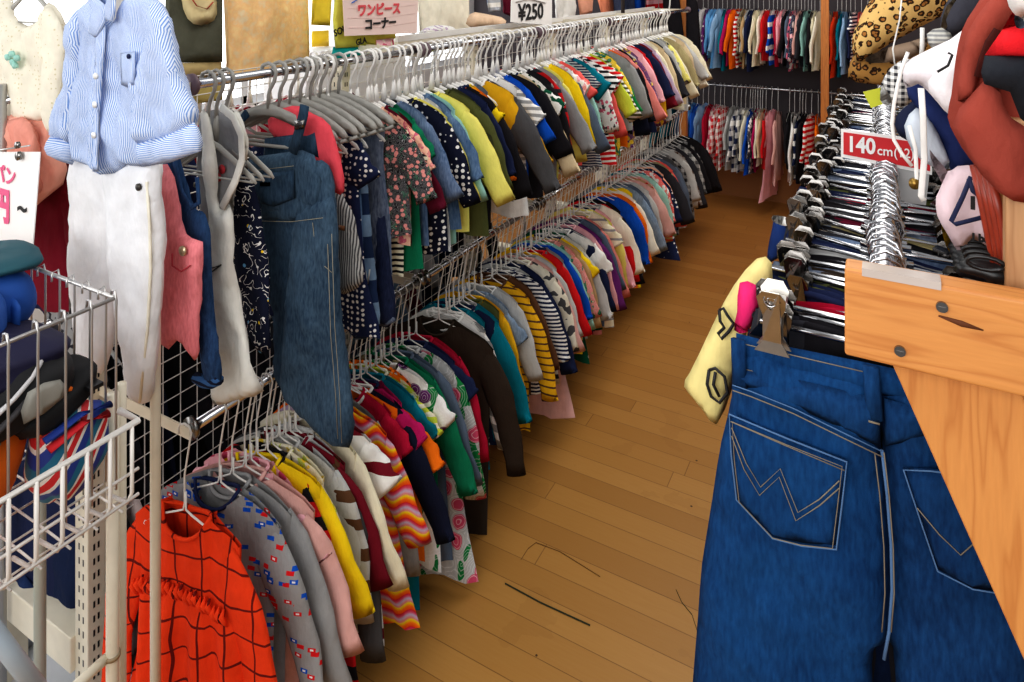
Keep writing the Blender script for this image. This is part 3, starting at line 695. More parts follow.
# cream lace dress with tulle skirt, left edge
Y = .88
r, o = root_at('child_dress', 35, 0, Y); tag(r, 'cream dotted lace dress with pink tulle skirt at the far left', 'dress')
CM = fabric('ivory', 'dot', (214, 204, 170), 90, None, .35)
piece('body', [(-14, -10), (8, -8), (14, 14), (26, 26), (42, 18), (50, 2), (60, 14), (62, 40), (52, 70), (48, 105), (44, 122), (-20, 112), (-22, 40)], Y, o, r, CM, .04, .014, .005, 0, 41)
piece('sleeve', [(50, 6), (62, 16), (69, 36), (66, 80), (60, 128), (52, 132), (50, 100), (50, 60)], Y, o, r, CM, .035, .014, .004, -.01, 42)
TM = fabric((236, 170, 152)); 
piece('tulle_skirt', [(-22, 108), (12, 112), (46, 120), (52, 150), (54, 186), (34, 208), (10, 186), (-30, 196)], Y, o, r, TM, .05, .014, .014, .004, 43, 70)
piece('tulle_overlay', [(24, 118), (47, 120), (54, 150), (52, 190), (38, 206), (30, 160)], Y, o, r, fabric((222, 150, 134)), .03, .014, .01, -.026, 44, 80)
b = B()
for a in ((22, 56), (27, 61), (31, 57), (26, 53), (29, 64)): b.disc(PY(a[0], a[1], Y)-o+Vector((0, -.030, 0)), (0, 1, 0.2), .008, .008, 9)
b.out('bow', fabric('mint'), r, True)
hanger('greyplastic', PY(30, -6, Y)+Vector((0, 0, .13)), 0, 'grey plastic hanger holding the cream lace dress at far left', 'grey plastic hangers')
# handwritten price card
Y = .74
r, o = root_at('price_card', 14, 150, Y); tag(r, 'white handwritten price card with pink lettering, clipped up at left', 'sign')
c0, c1, c2, c3 = [(PY(a, b, Y)-o) for a, b in ((-60, 152), (40, 152), (32, 254), (-60, 252))]
mesh('card', [c0, c1, c2, c3]+[p+Vector((0, .002, 0)) for p in (c0, c1, c2, c3)], [(0, 3, 2, 1), (4, 5, 6, 7), (0, 1, 5, 4), (1, 2, 6, 5), (2, 3, 7, 6), (3, 0, 4, 7)], PAPER, r, False)
PINKI = plain('pink_ink', (226, 96, 140), .6); INK = plain('black_ink', (28, 28, 30), .6)
def T3(px, py, Y, o, dy=-.002): return Matrix.Translation(PY(px, py, Y)-o+Vector((0, dy, 0)))
text('lettering', 'パン', .042, PINKI, r, T3(6, 176, Y, o) @ FACE_MY, .0005, .001)
text('lettering', '円', .075, PINKI, r, T3(3, 207, Y, o) @ FACE_MY, .0005, .0035, xs=.8)
text('lettering', '~', .06, INK, r, T3(23, 208, Y, o) @ FACE_MY, .0005, .001)
line('clip_wire', [(-30, 155), (0, 150), (33, 145)], Y, o, r, WIREG, .0018, -.006)
b = B().disc(PY(23, 147, Y)-o+Vector((0, -.01, .006)), (0, 1, 0), .007, .006).disc(PY(23, 155, Y)-o+Vector((0, -.008, 0)), (0, 1, 0), .009, .006); b.out('clip', STEEL, r, True)
# small clothes left of the white trousers
for i, (nm, lab, px, Y, m, cat) in enumerate([
  ('child_skirt', 'dusty pink skirt hem below the cream lace dress', [(34, 140), (52, 148), (54, 170), (52, 204), (36, 200), (34, 170)], .93, fabric('dustypink'), 'skirt'),
  ('jersey_dress', 'rose pink jersey dress behind the cream lace dress', [(50, 150), (76, 150), (74, 200), (52, 208)], .96, fabric((186, 96, 110)), 'dress'),
  ('jacket', 'dark red jacket hanging left of the white trousers', [(46, 200), (76, 190), (76, 330), (60, 340), (46, 300)], 1.0, fabric('maroon'), 'jacket'),
  ('knitted_shirt', 'black knitted top beside the dark red jacket, left of the white trousers', [(36, 205), (60, 205), (62, 290), (44, 312), (34, 290)], 1.05, fabric('black', 'st', 'wine', 60, None, .7), 'top'),
  ('printed_shirt', 'grey and white printed top low behind the basket, near the white trousers', [(50, 296), (76, 290), (96, 330), (110, 400), (92, 420), (70, 360), (50, 330)], .97, fabric('grey', 'leafy', 'charcoal', 50), 'top'),
  ('pink_trousers', 'salmon pink trousers with metal button behind the white trousers', [(160, 165), (172, 178), (178, 205), (183, 234), (205, 241), (203, 275), (199, 320), (200, 352), (193, 361), (184, 352), (178, 340), (164, 346), (160, 250)], .86, fabric((232, 124, 130), 'den', (244, 150, 156)), 'trousers'),
  ('denim_overalls', 'dark blue denim overalls with rolled cuffs behind the pink trousers', [(166, 150), (182, 158), (190, 200), (200, 210), (208, 214), (212, 250), (216, 310), (222, 350), (223, 382), (204, 386), (197, 372), (196, 320), (192, 250), (172, 240), (164, 200)], .90, fabric('dkdenim', 'den', 'denim'), 'overalls'),
  ('sleeveless_dress', 'white cotton jumper dress with straps and long narrow skirt', [(201, 112), (210, 114), (216, 140), (220, 170), (218, 200), (224, 210), (236, 190), (240, 160), (238, 130), (230, 114), (238, 112), (248, 135), (247, 160), (238, 184), (234, 215), (236, 260), (242, 310), (254, 360), (262, 392), (246, 396), (222, 405), (212, 405), (211, 388), (216, 370), (213, 320), (208, 260), (208, 210), (204, 160)], .955, fabric((214, 212, 204)), 'dress'),
  ('grey_vest', 'heather grey vest with black and red motifs inside the white jumper dress', [(202, 112), (232, 114), (244, 135), (244, 165), (236, 190), (222, 222), (206, 230), (196, 200), (198, 150)], .985, fabric((140, 140, 142)), 'vest'),
  ('printed_coat', 'navy coat covered in white doodle lines beside the long denim overalls', [(226, 160), (240, 165), (252, 178), (260, 215), (268, 270), (272, 330), (270, 352), (252, 344), (240, 300), (232, 240), (228, 200)], 1.03, fabric('midnight', 'doodle', 'white', 26, 'yellow'), 'coat'),
 ]):
    r, o = root_at(nm, px[0][0], px[0][1], Y); tag(r, lab, cat)
    piece('body', px, Y, o, r, m, .03, .014, .005, 0, 50+i)
    if nm == 'pink_trousers':
        B().disc(PY(193, 247, Y)-o+Vector((0, -.022, 0)), (0, 1, 0), .0095, .004).out('button', plain('brass_button', (186, 170, 140), .3, .8), r, True)
        line('pocket_seam', [(181, 250), (181, 262), (190, 268), (199, 262)], Y, o, r, fabric((170, 60, 70)), .0015, -.019)
    if nm == 'denim_overalls':
        line('cuff', [(198, 375), (206, 381), (214, 382), (222, 378)], Y, o, r, fabric('denim', 'st', 'midnight', 90), .010, -.006, 8)
        line('strap', [(182, 158), (190, 190), (200, 205), (207, 200), (205, 175)], Y, o, r, fabric('dkdenim', 'den', 'denim'), .006, -.018, 6, False, .5)
    if nm == 'sleeveless_dress':
        line('strap', [(226, 106), (238, 116), (246, 134), (247, 158), (240, 180), (227, 206)], Y, o, r, fabric((214, 212, 204)), .0095, -.012, 8, False, .3)
        line('waist_tie', [(214, 262), (222, 264), (230, 261), (218, 270), (216, 272)], Y, o, r, BLACKP, .0018, -.022)
        b = B()
        for a in ((205, 182), (206, 212)): b.disc(PY(a[0], a[1], Y)-o+Vector((0, -.022, 0)), (0, 1, 0), .006, .004)
        b.out('button', plain('dark_rivet', (70, 66, 60), .4, .5), r, True)
    if nm == 'grey_vest':
        b = B()
        for a in ((222, 168), (226, 175), (230, 167)): b.disc(PY(a[0], a[1], Y)-o+Vector((0, -.020, 0)), (0, 1, 0), .010, .002, 8)
        b.out('motif', plain('red_print', (170, 40, 50), .7), r, True)
# grey plastic hangers at the near end of the upper rail
for i, (y, lab) in enumerate(((.955, 'grey plastic hanger holding the white jumper dress'), (.975, 'grey plastic hanger holding the heather grey vest'), (1.0, 'grey plastic hanger holding the navy doodle-print coat'))):
    hanger('greyplastic', (RX, y, ZU), .12, lab, 'grey plastic hangers')
# wide grey hangers bunch
ARC = [(-.165, -.160), (-.152, -.132), (-.09, -.097), (-.03, -.077), (0, -.070), (.03, -.077), (.09, -.097), (.152, -.132), (.165, -.160), (.132, -.148), (.08, -.122), (.03, -.105), (0, -.100), (-.03, -.105), (-.08, -.122), (-.132, -.148)]
wide0 = None
for i in range(8):
    y = 1.115+i*.033
    if wide0 is None:
        wide0 = empty('wide_plastic_hanger'); w = wide0
        B().tube([(-.016, 0, -.014), (-.021, 0, .002), (-.015, 0, .018), (0, 0, .023), (.015, 0, .018), (.021, 0, .002), (.016, 0, -.018), (.004, 0, -.038), (0, 0, -.052), (0, 0, -.082)], .0045, 8).out('hook', GREYP, w, True)
        pillow('shoulder_bar', ARC, .011, .010, GREYP, w, 0, 1, 1, wr=0)
        B().tube([(-.158, 0, -.155), (-.13, 0, -.168), (.13, 0, -.168), (.158, 0, -.155)], .0045, 6).out('trouser_bar', GREYP, w, True)
    else:
        w = wide0.copy(); COL.objects.link(w)
        for ch in list(wide0.children):
            c = ch.copy(); COL.objects.link(c); c.parent = w
    w.location = (RX, y, ZU); w.rotation_euler = (0, 0, .16+.05*sin(i*3))
    tag(w, ['wide grey plastic hanger holding the long blue denim overalls'] [0] if i == 0 else 'wide grey plastic hanger, %s of the bunch behind the denim overalls' % ordw(i-1), 'hanger', 'wide grey hangers on the upper rail')
# long denim overalls
Y = 1.105
DN = fabric((34, 56, 80), 'den', (84, 108, 128)); DN2 = fabric((28, 46, 68), 'den', (66, 90, 112)); ST = plain('cream_stitch', (140, 134, 116), .8)
r, o = root_at('denim_overalls', 300, 100, Y); tag(r, 'long faded blue denim overalls on the wide grey hanger, upper left rail', 'overalls')
piece('leg', [(302, 205), (336, 196), (340, 260), (343, 320), (350, 380), (355, 420), (349, 448), (322, 436), (290, 398), (286, 360), (288, 300), (290, 250), (296, 215)], Y, o, r, DN, .05, .016, .005, -.004, 71, 25)
piece('leg', [(262, 205), (300, 205), (298, 260), (292, 330), (291, 380), (290, 400), (272, 380), (268, 330), (264, 300), (256, 250)], Y, o, r, DN2, .045, .016, .005, .018, 72, 25)
piece('body', [(250, 176), (264, 168), (296, 164), (322, 160), (330, 172), (335, 200), (334, 218), (300, 221), (262, 220), (254, 200)], Y, o, r, DN, .045, .014, .003, 0, 73)
piece('bib', [(254, 156), (306, 149), (318, 154), (326, 180), (324, 206), (262, 214), (250, 184)], Y, o, r, DN, .03, .014, .002, -.010, 74, smooth=0)
piece('back_panel', [(258, 140), (290, 136), (308, 134), (312, 160), (256, 166)], Y, o, r, DN2, .012, .014, .002, .022, 78, smooth=0)
bpk = piece('bib_pocket', [(262, 172), (303, 167), (304, 195), (284, 203), (264, 198)], Y, o, r, DN2, .012, .014, .001, -.028, 75, smooth=0)
piece('patch', [(273, 178), (283, 178), (283, 182), (273, 182)], Y, o, bpk, BLACKP, .002, .01, 0, -.037, 76, smooth=0)
line('strap', [(248, 180), (246, 160), (250, 140), (244, 122), (252, 112)], Y, o, r, DN2, .011, -.014, 8, False, .35)
line('strap', [(300, 150), (306, 132), (311, 112), (312, 104)], Y, o, r, DN2, .014, -.022, 8, False, .35)
for i, l in enumerate(([(255, 217), (300, 218), (332, 214)], [(262, 168), (303, 163)], [(266, 196), (285, 200), (302, 194)], [(340, 230), (343, 320), (348, 390), (350, 436)], [(321, 219), (324, 246), (333, 262), (340, 268)], [(336, 240), (339, 330), (344, 390), (346, 432)])):
    line('stitching', l, Y, o, r, ST, .0007, -.027 if i < 3 else -.025)
piece('buckle', [(306, 118), (316, 117), (316, 126), (306, 127)], Y, o, r, STEEL, .004, .01, 0, -.034, 77, smooth=0)
r, o = root_at('coral_shirt', 300, 106, 1.135); tag(r, 'coral pink shirt showing between the wide grey hanger and the denim overalls', 'shirt')
piece('body', [(268, 120), (284, 108), (300, 106), (314, 114), (330, 126), (340, 160), (343, 192), (330, 190), (300, 150), (276, 140)], 1.135, o, r, fabric((226, 84, 96)), .02, .014, .003, 0, 79)
# grey pinstripe overalls, patchwork denim
Y = 1.20
r, o = root_at('pinstriped_overalls', 330, 140, Y); tag(r, 'grey and white pinstriped overalls right of the long denim overalls', 'overalls')
piece('body', [(322, 140), (334, 150), (342, 190), (352, 210), (356, 230), (361, 260), (362, 282), (350, 292), (336, 290), (328, 240), (322, 190)], Y, o, r, fabric('dkgrey', 'vst', 'ltgrey', 170, None, .5), .035, .014, .004, 0, 81)
piece('label_patch', [(345, 222), (351, 223), (351, 228), (345, 227)], Y, o, r, plain('leather', (120, 74, 40), .6), .004, .01, 0, -.021, 82, smooth=0)
Y = 1.33
r, o = root_at('patchwork_dress', 360, 150, Y); tag(r, 'patchwork denim dress fading from navy to pale blue with frayed hem', 'dress')
piece('body', [(340, 148), (352, 140), (362, 150), (368, 190), (372, 240), (378, 290), (381, 326), (366, 338), (348, 330), (344, 250)], Y, o, r, fabric('dkdenim', 'st', 'paledenim', 9.5, None, .5), .04, .014, .004, 0, 83)
line('frayed_edge', [(362, 262), (366, 278), (372, 268), (374, 280), (376, 266)], Y, o, r, fabric('ltgrey'), .0022, -.024)
Y = 1.39
r, o = root_at('dark_jeans', 380, 170, Y); tag(r, 'very dark navy jeans with turned hem beside the patchwork denim dress', 'jeans')
piece('body', [(362, 170), (376, 176), (386, 220), (392, 270), (396, 318), (382, 326), (372, 300), (366, 230)], Y, o, r, fabric((28, 36, 62), 'den', (52, 62, 96)), .035, .014, .003, 0, 84)
line('hem', [(381, 322), (389, 322), (396, 318)], Y, o, r, fabric((40, 50, 80), 'den'), .006, -.008)
# ---------------------------------------------------------------- posts at the near end
def tubepost(name, pts, r_, lab, m=CREAMP):
    o = empty(name, pts[0]); base = Vector(pts[0])
    B().tube([Vector(p)-base for p in pts], r_, 14).out('pole', m, o, True)
    B().disc(Vector(pts[-1])-base, (Vector(pts[-1])-Vector(pts[-2])), r_*1.35, .02, 14).out('end_cap', m, o, True)
    tag(o, lab, 'post'); return o
p = PY(148, 500, .80); tubepost('rack_post', [(p.x, .815, 0), (p.x, .815, .8), (p.x, .815, 1.50)], .0095, 'white vertical post in front of the orange plaid dress')
# wire basket stand
SX, SY, SZ = -1.088, .659, 1.238
r = empty('wire_basket_stand', (SX-.2, SY-.25, 0)); o = Vector((SX-.2, SY-.25, 0)); tag(r, 'white and grey wire basket stand holding bags at the left edge', 'basket stand')
def q3(b, nm, m, sm=True):
    b.v = [Vector(v)-o for v in b.v]; return b.out(nm, m, r, sm)
ZB = .93
g = B(); g.tube([(SX, .05, SZ), (SX, SY, SZ)], .0034, 8); y = SY
while y > .05:
    g.tube([(SX-.012, y, SZ-.005), (SX-.010, y, SZ+.010), (SX, y-.001, SZ+.012), (SX+.003, y, SZ-.004), (SX+.002, y, SZ-.02), (SX+.002, y, ZB)], .0020, 6); y -= .0385
q3(g, 'side_panel', WIREG)
g = B(); g.tube([(-1.62, SY, SZ), (SX, SY, SZ)], .0034, 8); x = SX-.03
while x > -1.6:
    g.tube([(x, SY-.010, SZ-.005), (x, SY-.01, SZ+.010), (x, SY, SZ+.012), (x, SY+.003, SZ-.004), (x, SY+.002, ZB)], .0018, 6); x -= .045
q3(g, 'rear_panel', WIREG)
g = B(); y = .06
while y < SY: g.tube([(-1.62, y, ZB), (SX, y, ZB), (SX+.055, y, ZB-.002)], .0018, 5); y += .0385
x = -1.6
while x < SX+.06: g.tube([(x, .05, ZB-.003), (x, SY, ZB-.003)], .0018, 5); x += .06
q3(g, 'basket_floor', WIREW)
LX = -1.027; g = B(); g.tube([(LX, .05, 1.06), (LX, SY, 1.06), (LX-.05, SY, 1.06)], .0052, 8)
y = SY-.012
while y > .05: g.tube([(LX+.002, y, 1.06), (LX+.002, y, .955), (LX-.01, y, .935), (LX-.06, y, .93)], .0030, 6); y -= .034
g.tube([(LX, .05, .985), (LX, SY, .985)], .0026, 6); g.tube([(LX, .05, .945), (LX, SY, .945)], .0026, 6)
q3(g, 'front_lip', WIREW)
for (px, Yp, rr) in ((112.5, .69, .0100), (121, .715, .0085)):
    p = PY(px, 500, Yp); q3(B().tube([(p.x, Yp, .0), (p.x, Yp, .62), (p.x, Yp, 1.05)], rr, 12), 'upright', CREAMP)
p = PY(112.5, 655, .69); q3(B().disc(p, (0, 0, 1), .0125, .006), 'joint_ring', plain('worn_joint', (150, 130, 100), .5))
a = PY(110, 655, .69); c = PY(60, 700, .60); q3(B().tube([a, c], .008, 10), 'cross_bar', CREAMP)
p = PY(40, 600, .80); q3(B().tube([(p.x, .80, .0), (p.x, .80, .93)], .0115, 12), 'upright', plain('worn_grey_tube', (168, 172, 160), .5))
a = PY(-30, 600, .50); c = PY(46, 700, .58); q3(B().tube([a, c], .0125, 12), 'cross_bar', plain('pale_blue_tube', (176, 192, 204), .4))
# bags in the basket (each a rounded soft form)
def soft(name, c, s, m, root, seed=0, e=.75, n=28, rot=0, amp=.05, parentloc=None):
    rnd = random.Random(seed); ph = [rnd.uniform(0, 6) for _ in range(4)]; vs, fs = [], []
    def sp(a, p): return math.copysign(abs(a)**p, a)
    for i in range(n//2+1):
        la = -pi/2+pi*i/(n//2)
        for j in range(n):
            lo = 2*pi*j/n
            x, y, z = sp(cos(la), e)*sp(cos(lo), e), sp(cos(la), e)*sp(sin(lo), e), sp(sin(la), e)
            k = 1+amp*(sin(lo*3+ph[0]+la*2)+sin(lo*5+ph[1])*.6+sin(la*7+ph[2])*.6)
            v = Vector((x*s[0]*k, y*s[1]*k, z*s[2]*k)); v.rotate(Matrix.Rotation(rot, 3, 'X')); vs.append(v+Vector(c))
    for i in range(n//2):
        for j in range(n): fs.append((i*n+j, i*n+(j+1) % n, (i+1)*n+(j+1) % n, (i+1)*n+j))
    return mesh(name, vs, fs, m, root, True)
def bag(name, lab, c, s, m, rot=0, seed=0, e=.7, cat='bag', amp=.05):
    t = empty(name, c); tag(t, lab, cat); soft('body', (0, 0, 0), s, m, t, seed, e, 32, rot, amp); return t
NY = lambda n, c, ro=.7: plain(n, c, ro, 0, .2, 12, .3, 30)
t = bag('black_backpack', 'black backpack with pale grey curved piping lying in the wire basket', (-1.215, .52, 1.115), (.105, .12, .055), NY('black_nylon', (34, 34, 36)), .1, 2)
for zz, c_, rr in ((.012, (206, 204, 204), .006), (-.012, (70, 68, 70), .008)):
    B().tube([(.112, -.13, zz-.006), (.116, -.08, zz-.004), (.116, -.03, zz+.006), (.112, .0, zz+.018), (.10, .03, zz+.03), (.085, .05, zz+.04)], rr, 6, flat=.6).out('piping', NY('piping%d' % c_[0], c_), t, True)
pillow('reflective_panel', [(.03, -.01), (.085, .0), (.08, .03), (.035, .034)], .006, .01, NY('silver_panel', (150, 148, 140)), t, 0, 1, 3, 0, plane='yz').location = (.118, -.02, .0)
t = bag('navy_pouch', 'dark navy fabric pouch lying on top of the black backpack', (-1.24, .53, 1.165), (.12, .11, .03), NY('navy_nylon', (34, 32, 60)), -.15, 5)
t = bag('baseball_hat', 'bright blue cap stacked at the back of the wire basket', (-1.335, .60, 1.20), (.065, .055, .058), NY('blue_cotton', (38, 84, 160)), 0, 6, .9, 'cap', .02)
pillow('brim', [(.0, -.03), (.07, -.035), (.085, 0), (.07, .02), (.0, .02)], .012, .01, NY('blue_cotton', (38, 84, 160)), t, 0, 1, 1)
t2 = bag('baseball_hat', 'bright blue cap at the front left, partly cut by the photo edge', (-1.285, .535, 1.20), (.058, .055, .055), NY('blue_cotton2', (44, 90, 166)), 0, 7, .9, 'cap', .02)
line_ = B().tube([(.04, -.04, .05), (.058, 0, .02), (.06, .02, -.03)], .0012, 5).out('seam', NY('seam_blue', (24, 56, 110)), t2, True)
t = bag('teal_pouch', 'dark teal pouch with pale flap on top of the blue caps', (-1.36, .61, 1.265), (.085, .06, .014), NY('teal_nylon', (40, 84, 94)), 0, 8)
pillow('flap', [(-.05, -.01), (.03, -.012), (.04, .006), (-.04, .012)], .004, .01, NY('pale_teal', (150, 196, 206)), t, 0, 1, 1).location = (.02, -.08, .02)
t = bag('orange_backpack', 'orange backpack with grey zip piping in the wire basket', (-1.22, .455, 1.02), (.105, .115, .075), NY('orange_nylon', (226, 112, 26)), .2, 9)
B().tube([(.112, -.12, .0), (.113, -.07, .035), (.108, 0, .055), (.09, .06, .055)], .0022, 6).out('piping', NY('grey_piping', (150, 140, 120)), t, True)
B().tube([(.085, .10, .085), (.085, .135, .105), (.085, .16, .08), (.085, .15, .045), (.09, .11, .04)], .011, 8, True, .6).out('strap', NY('orange_nylon', (226, 112, 26)), t, True)
g = NT('striped_nylon'); X, Yx, Z = g.xyz()
f = g.math('FRACT', g.math('MULTIPLY', g.math('ADD', g.math('MULTIPLY', Z, .8), g.math('MULTIPLY', Yx, -1.1)), 17))
g.lk(g.ramp(f, [(0, lin((36, 60, 140))), (.3, lin((230, 226, 220))), (.42, lin((204, 44, 50))), (.64, lin((230, 226, 220))), (.74, lin((30, 110, 140)))], 'CONSTANT'), g.b.inputs['Base Color']); g.b.inputs['Roughness'].default_value = .6
t = bag('striped_pouch', 'shiny pouch with slanted red, white and blue stripes in the basket', (-1.145, .615, 1.005), (.042, .055, .068), g.m, 0, 10)
B().tube([(.036, -.045, .035), (.040, 0, .050), (.036, .045, .040)], .008, 8, flat=.6).out('red_band', NY('red_band', (200, 40, 48)), t, True)
B().tube([(.034, -.05, .050), (.038, 0, .064), (.034, .05, .052)], .007, 8, flat=.6).out('blue_band', NY('blue_band', (34, 60, 140)), t, True)
t = bag('black_strap_bag', 'black bag with buckle strap squeezed between orange bag and striped pouch', (-1.175, .60, 1.085), (.06, .07, .025), NY('black_nylon2', (28, 28, 30)), .3, 11)
B().box((-.01, -.01, .0), (.012, .012, .006)).out('buckle', BLACKP, t).location = (.055, .04, .01)
# things under the basket on the base shelf
for nm, lab, px, Y, m in (('navy_coat', 'dark navy coat hanging under the wire basket behind slotted upright', [(38, 520), (80, 520), (82, 626), (66, 622), (46, 600), (36, 560)], .93, fabric((28, 40, 70))),
   ('blue_jacket', 'blue jacket hanging low between the basket posts', [(104, 548), (142, 538), (146, 600), (120, 612), (104, 606)], 1.02, fabric((30, 56, 120))),
   ('pale_pink_shirt', 'pale pink top hanging low between slotted upright and basket posts', [(102, 510), (138, 500), (140, 556), (104, 566)], 1.0, fabric((206, 190, 186))),
   ('dark_trousers', 'dark blue trousers hanging low at the left edge, tan patch', [(-20, 566), (16, 566), (34, 590), (24, 608), (-20, 600)], .9, fabric((36, 54, 92)))):
    r, o = root_at(nm, px[0][0], px[0][1], Y); tag(r, lab, nm.split('_')[-1]); piece('body', px, Y, o, r, m, .03, .014, .005, 0, 120)
d = ray(22, 636); t_ = -(EYE-.03)/d.z; c = (d.x*t_, d.y*t_, 0)
b = B().lathe((0, 0, 0), [(.0, 0), (.03, 0), (.034, .01), (.028, .03), (.034, .05), (.02, .062), (0, .06)], 16); t = b.out('foil_tin', CHROME, None, True, c); tag(t, 'small crumpled silver tin on the floor under the basket', 'tin')
fb = B().box((-2.4, .2, .001), (-1.25, 1.2, .012)).out('floor_sheet', plain('grey_sheet', (196, 198, 202), .5)); tag(fb, 'pale grey flat sheet on the floor under the basket stand', 'floor sheet')
# ---------------------------------------------------------------- things above and behind the upper left rail
def pts_x(px, X, o):
    out = []
    for a, b in px: p = PX(a, b, X)-o; out.append((p.y, p.z))
    return out
def xpiece(name, px, X, o, root, m, th=.02, step=.02, amp=.004, y0=0, seed=0, freq=40, smooth=0):
    return pillow(name, pts_x(px, X, o), th, step, m, root, amp, freq, seed, y0-(X-o.x), smooth=smooth, plane='yz')
def hungx(nm, lab, cat, px, X, m, th=.02, amp=.006, smooth=0, seed=0):
    o = PX(px[0][0], px[0][1], X); r = empty(nm, o); tag(r, lab, cat)
    xpiece('body', px, X, o, r, m, th, .022, amp, 0, seed, 30, smooth); return r, o
r, o = hungx('tote_bag', 'dark grey-green tote with a straw hat print and tan base, above the upper rail', 'bag', [(166, -40), (221, -40), (222, 62), (176, 63), (166, 40)], -1.60, fabric((92, 92, 78)))
xpiece('base_band', [(176, 63), (222, 62), (222, 78), (178, 82)], -1.60, o, r, fabric((176, 154, 108)), .02)
xpiece('lower_fold', [(186, 80), (222, 78), (222, 100), (196, 104)], -1.605, o, r, fabric((196, 176, 110)), .01)
xpiece('printed_hat', [(182, -14), (196, -22), (214, -10), (216, 14), (208, 24), (192, 24), (184, 10)], -1.58, o, r, fabric((222, 204, 156)), .004, smooth=2)
B().tube([(PX(a, b, -1.573)-o) for a, b in ((190, -4), (197, 6), (207, 9), (213, 2))], .003, 5, flat=.4).out('hat_band', fabric('rust'), r, True)
r, o = hungx('printed_cloth', 'orange and tan mottled cloth hanging above the upper left rail', 'cloth', [(222, -40), (306, -40), (309, 30), (311, 62), (280, 70), (224, 78)], -1.60, fabric((250, 218, 160), 'marble', (246, 200, 142), 40, (236, 212, 172)), .02, .006)
r, o = hungx('yellow_towel', 'bright yellow cloth with pale patch between the mottled cloth and the lettered one', 'cloth', [(313, -20), (333, -20), (330, 26), (312, 25)], -1.9, fabric((232, 206, 70)))
r, o = hungx('yellow_crate', 'small yellow box by the bright window behind the upper rail', 'box', [(312, 31), (329, 30), (329, 46), (312, 47)], -2.3, plain('yellow_plastic', (246, 204, 30), .5), .05, 0)
cz = PX(312, 47, -2.3); cb = B().box((-2.5, cz.y-.1, 0), (-2.15, cz.y+.5, cz.z-.004)).out('cabinet', plain('white_cabinet', (236, 236, 236), .5)); tag(cb, 'white cabinet in the window light under the small yellow box', 'cabinet')
r, o = hungx('lettered_towel', 'yellow-green towel with dark lettering and teal hem behind the pink corner sign', 'towel', [(337, -30), (395, -30), (395, 38), (376, 46), (334, 48), (333, 20)], -1.48, fabric((222, 216, 96)), .02, .004)
xpiece('teal_hem', [(333, 47), (376, 42), (374, 54), (362, 60), (330, 60)], -1.485, o, r, fabric((24, 150, 146)), .02)
for s, px_, sz, rot in (('SOUTH', (334, 34), .030, .25), ('GLA', (356, 43), .026, .12)):
    p = PX(px_[0], px_[1], -1.462)-o
    text('lettering', s, sz, INK, r, Matrix.Translation(p) @ FACE_PX @ Matrix.Rotation(rot, 4, 'Z'), .0005, .001, 'LEFT')
r, o = hungx('floral_cloth', 'pink flowered cloth end below the pink corner sign', 'cloth', [(376, 40), (394, 38), (395, 50), (384, 58), (376, 52)], -1.465, fabric('pink', 'flo', 'rose', 50, 'cream'))
# pink corner sign (katakana)
X = -1.44
o = PX(345, 36, X); r = empty('corner_sign', o); tag(r, 'pale pink card sign with red and black katakana above the upper rail', 'sign')
c = [PX(a, b, X)-o for a, b in ((345, 36), (417, 33), (419, -24), (342, -24))]
mesh('card', c+[p+Vector((-.003, 0, 0)) for p in c], [(0, 1, 2, 3), (7, 6, 5, 4), (0, 4, 5, 1), (1, 5, 6, 2), (2, 6, 7, 3), (3, 7, 4, 0)], plain('pale_pink_card', (240, 214, 206), .7, 0, .02), r, False)
st = B(); 
for k in range(6):
    z0 = c[0].z+.012+k*.03
    st.tube([(.0012, c[0].y+.01, z0+.012), (.0012, (c[0].y+c[1].y)/2, z0+.004), (.0012, c[1].y-.01, z0+.012)], .0006, 4, flat=.2)
st.out('fine_lines', plain('pink_line', (232, 178, 180), .7), r, True)
RED = plain('red_ink', (222, 84, 92), .6)
text('lettering', 'ワンピース', .043, RED, r, Matrix.Translation(PX(380, 10, X+.003)-o) @ FACE_PX, .0006, .0016)
text('lettering', 'コーナー', .040, INK, r, Matrix.Translation(PX(381, 24, X+.003)-o) @ FACE_PX, .0006, .0016)
B().tube([PX(a, b, X+.003)-o for a, b in ((352, -4), (358, -1), (352, 3))], .004, 5, flat=.3).out('blue_mark', plain('blue_ink', (60, 110, 190), .6), r, True)
# white card price sign
X = -1.42
o = PX(511, 24, X); r = empty('price_sign', o); tag(r, 'white card reading ¥250 hanging over the top shelf', 'sign')
c = [PX(a, b, X)-o for a, b in ((511, 22), (552, 26), (552, -20), (512, -20))]
mesh('card', c+[p+Vector((-.003, 0, 0)) for p in c], [(0, 1, 2, 3), (7, 6, 5, 4), (0, 4, 5, 1), (1, 5, 6, 2), (2, 6, 7, 3), (3, 7, 4, 0)], PAPER, r, False)
text('price', '¥250', .100, INK, r, Matrix.Translation(PX(531.5, 12.5, X+.003)-o) @ FACE_PX, .0006, .002, xs=1.22)
B().tube([PX(a, b, X+.003)-o for a, b in ((522, 23.5), (542, 24.5))], .0022, 4, flat=.3).out('small_print', INK, r, True)
B().tube([PX(a, b, X+.003)-o for a, b in ((516, 2), (530, -1), (546, 3))], .003, 4, flat=.3).out('scribble', plain('grey_ink', (130, 120, 120), .6), r, True)
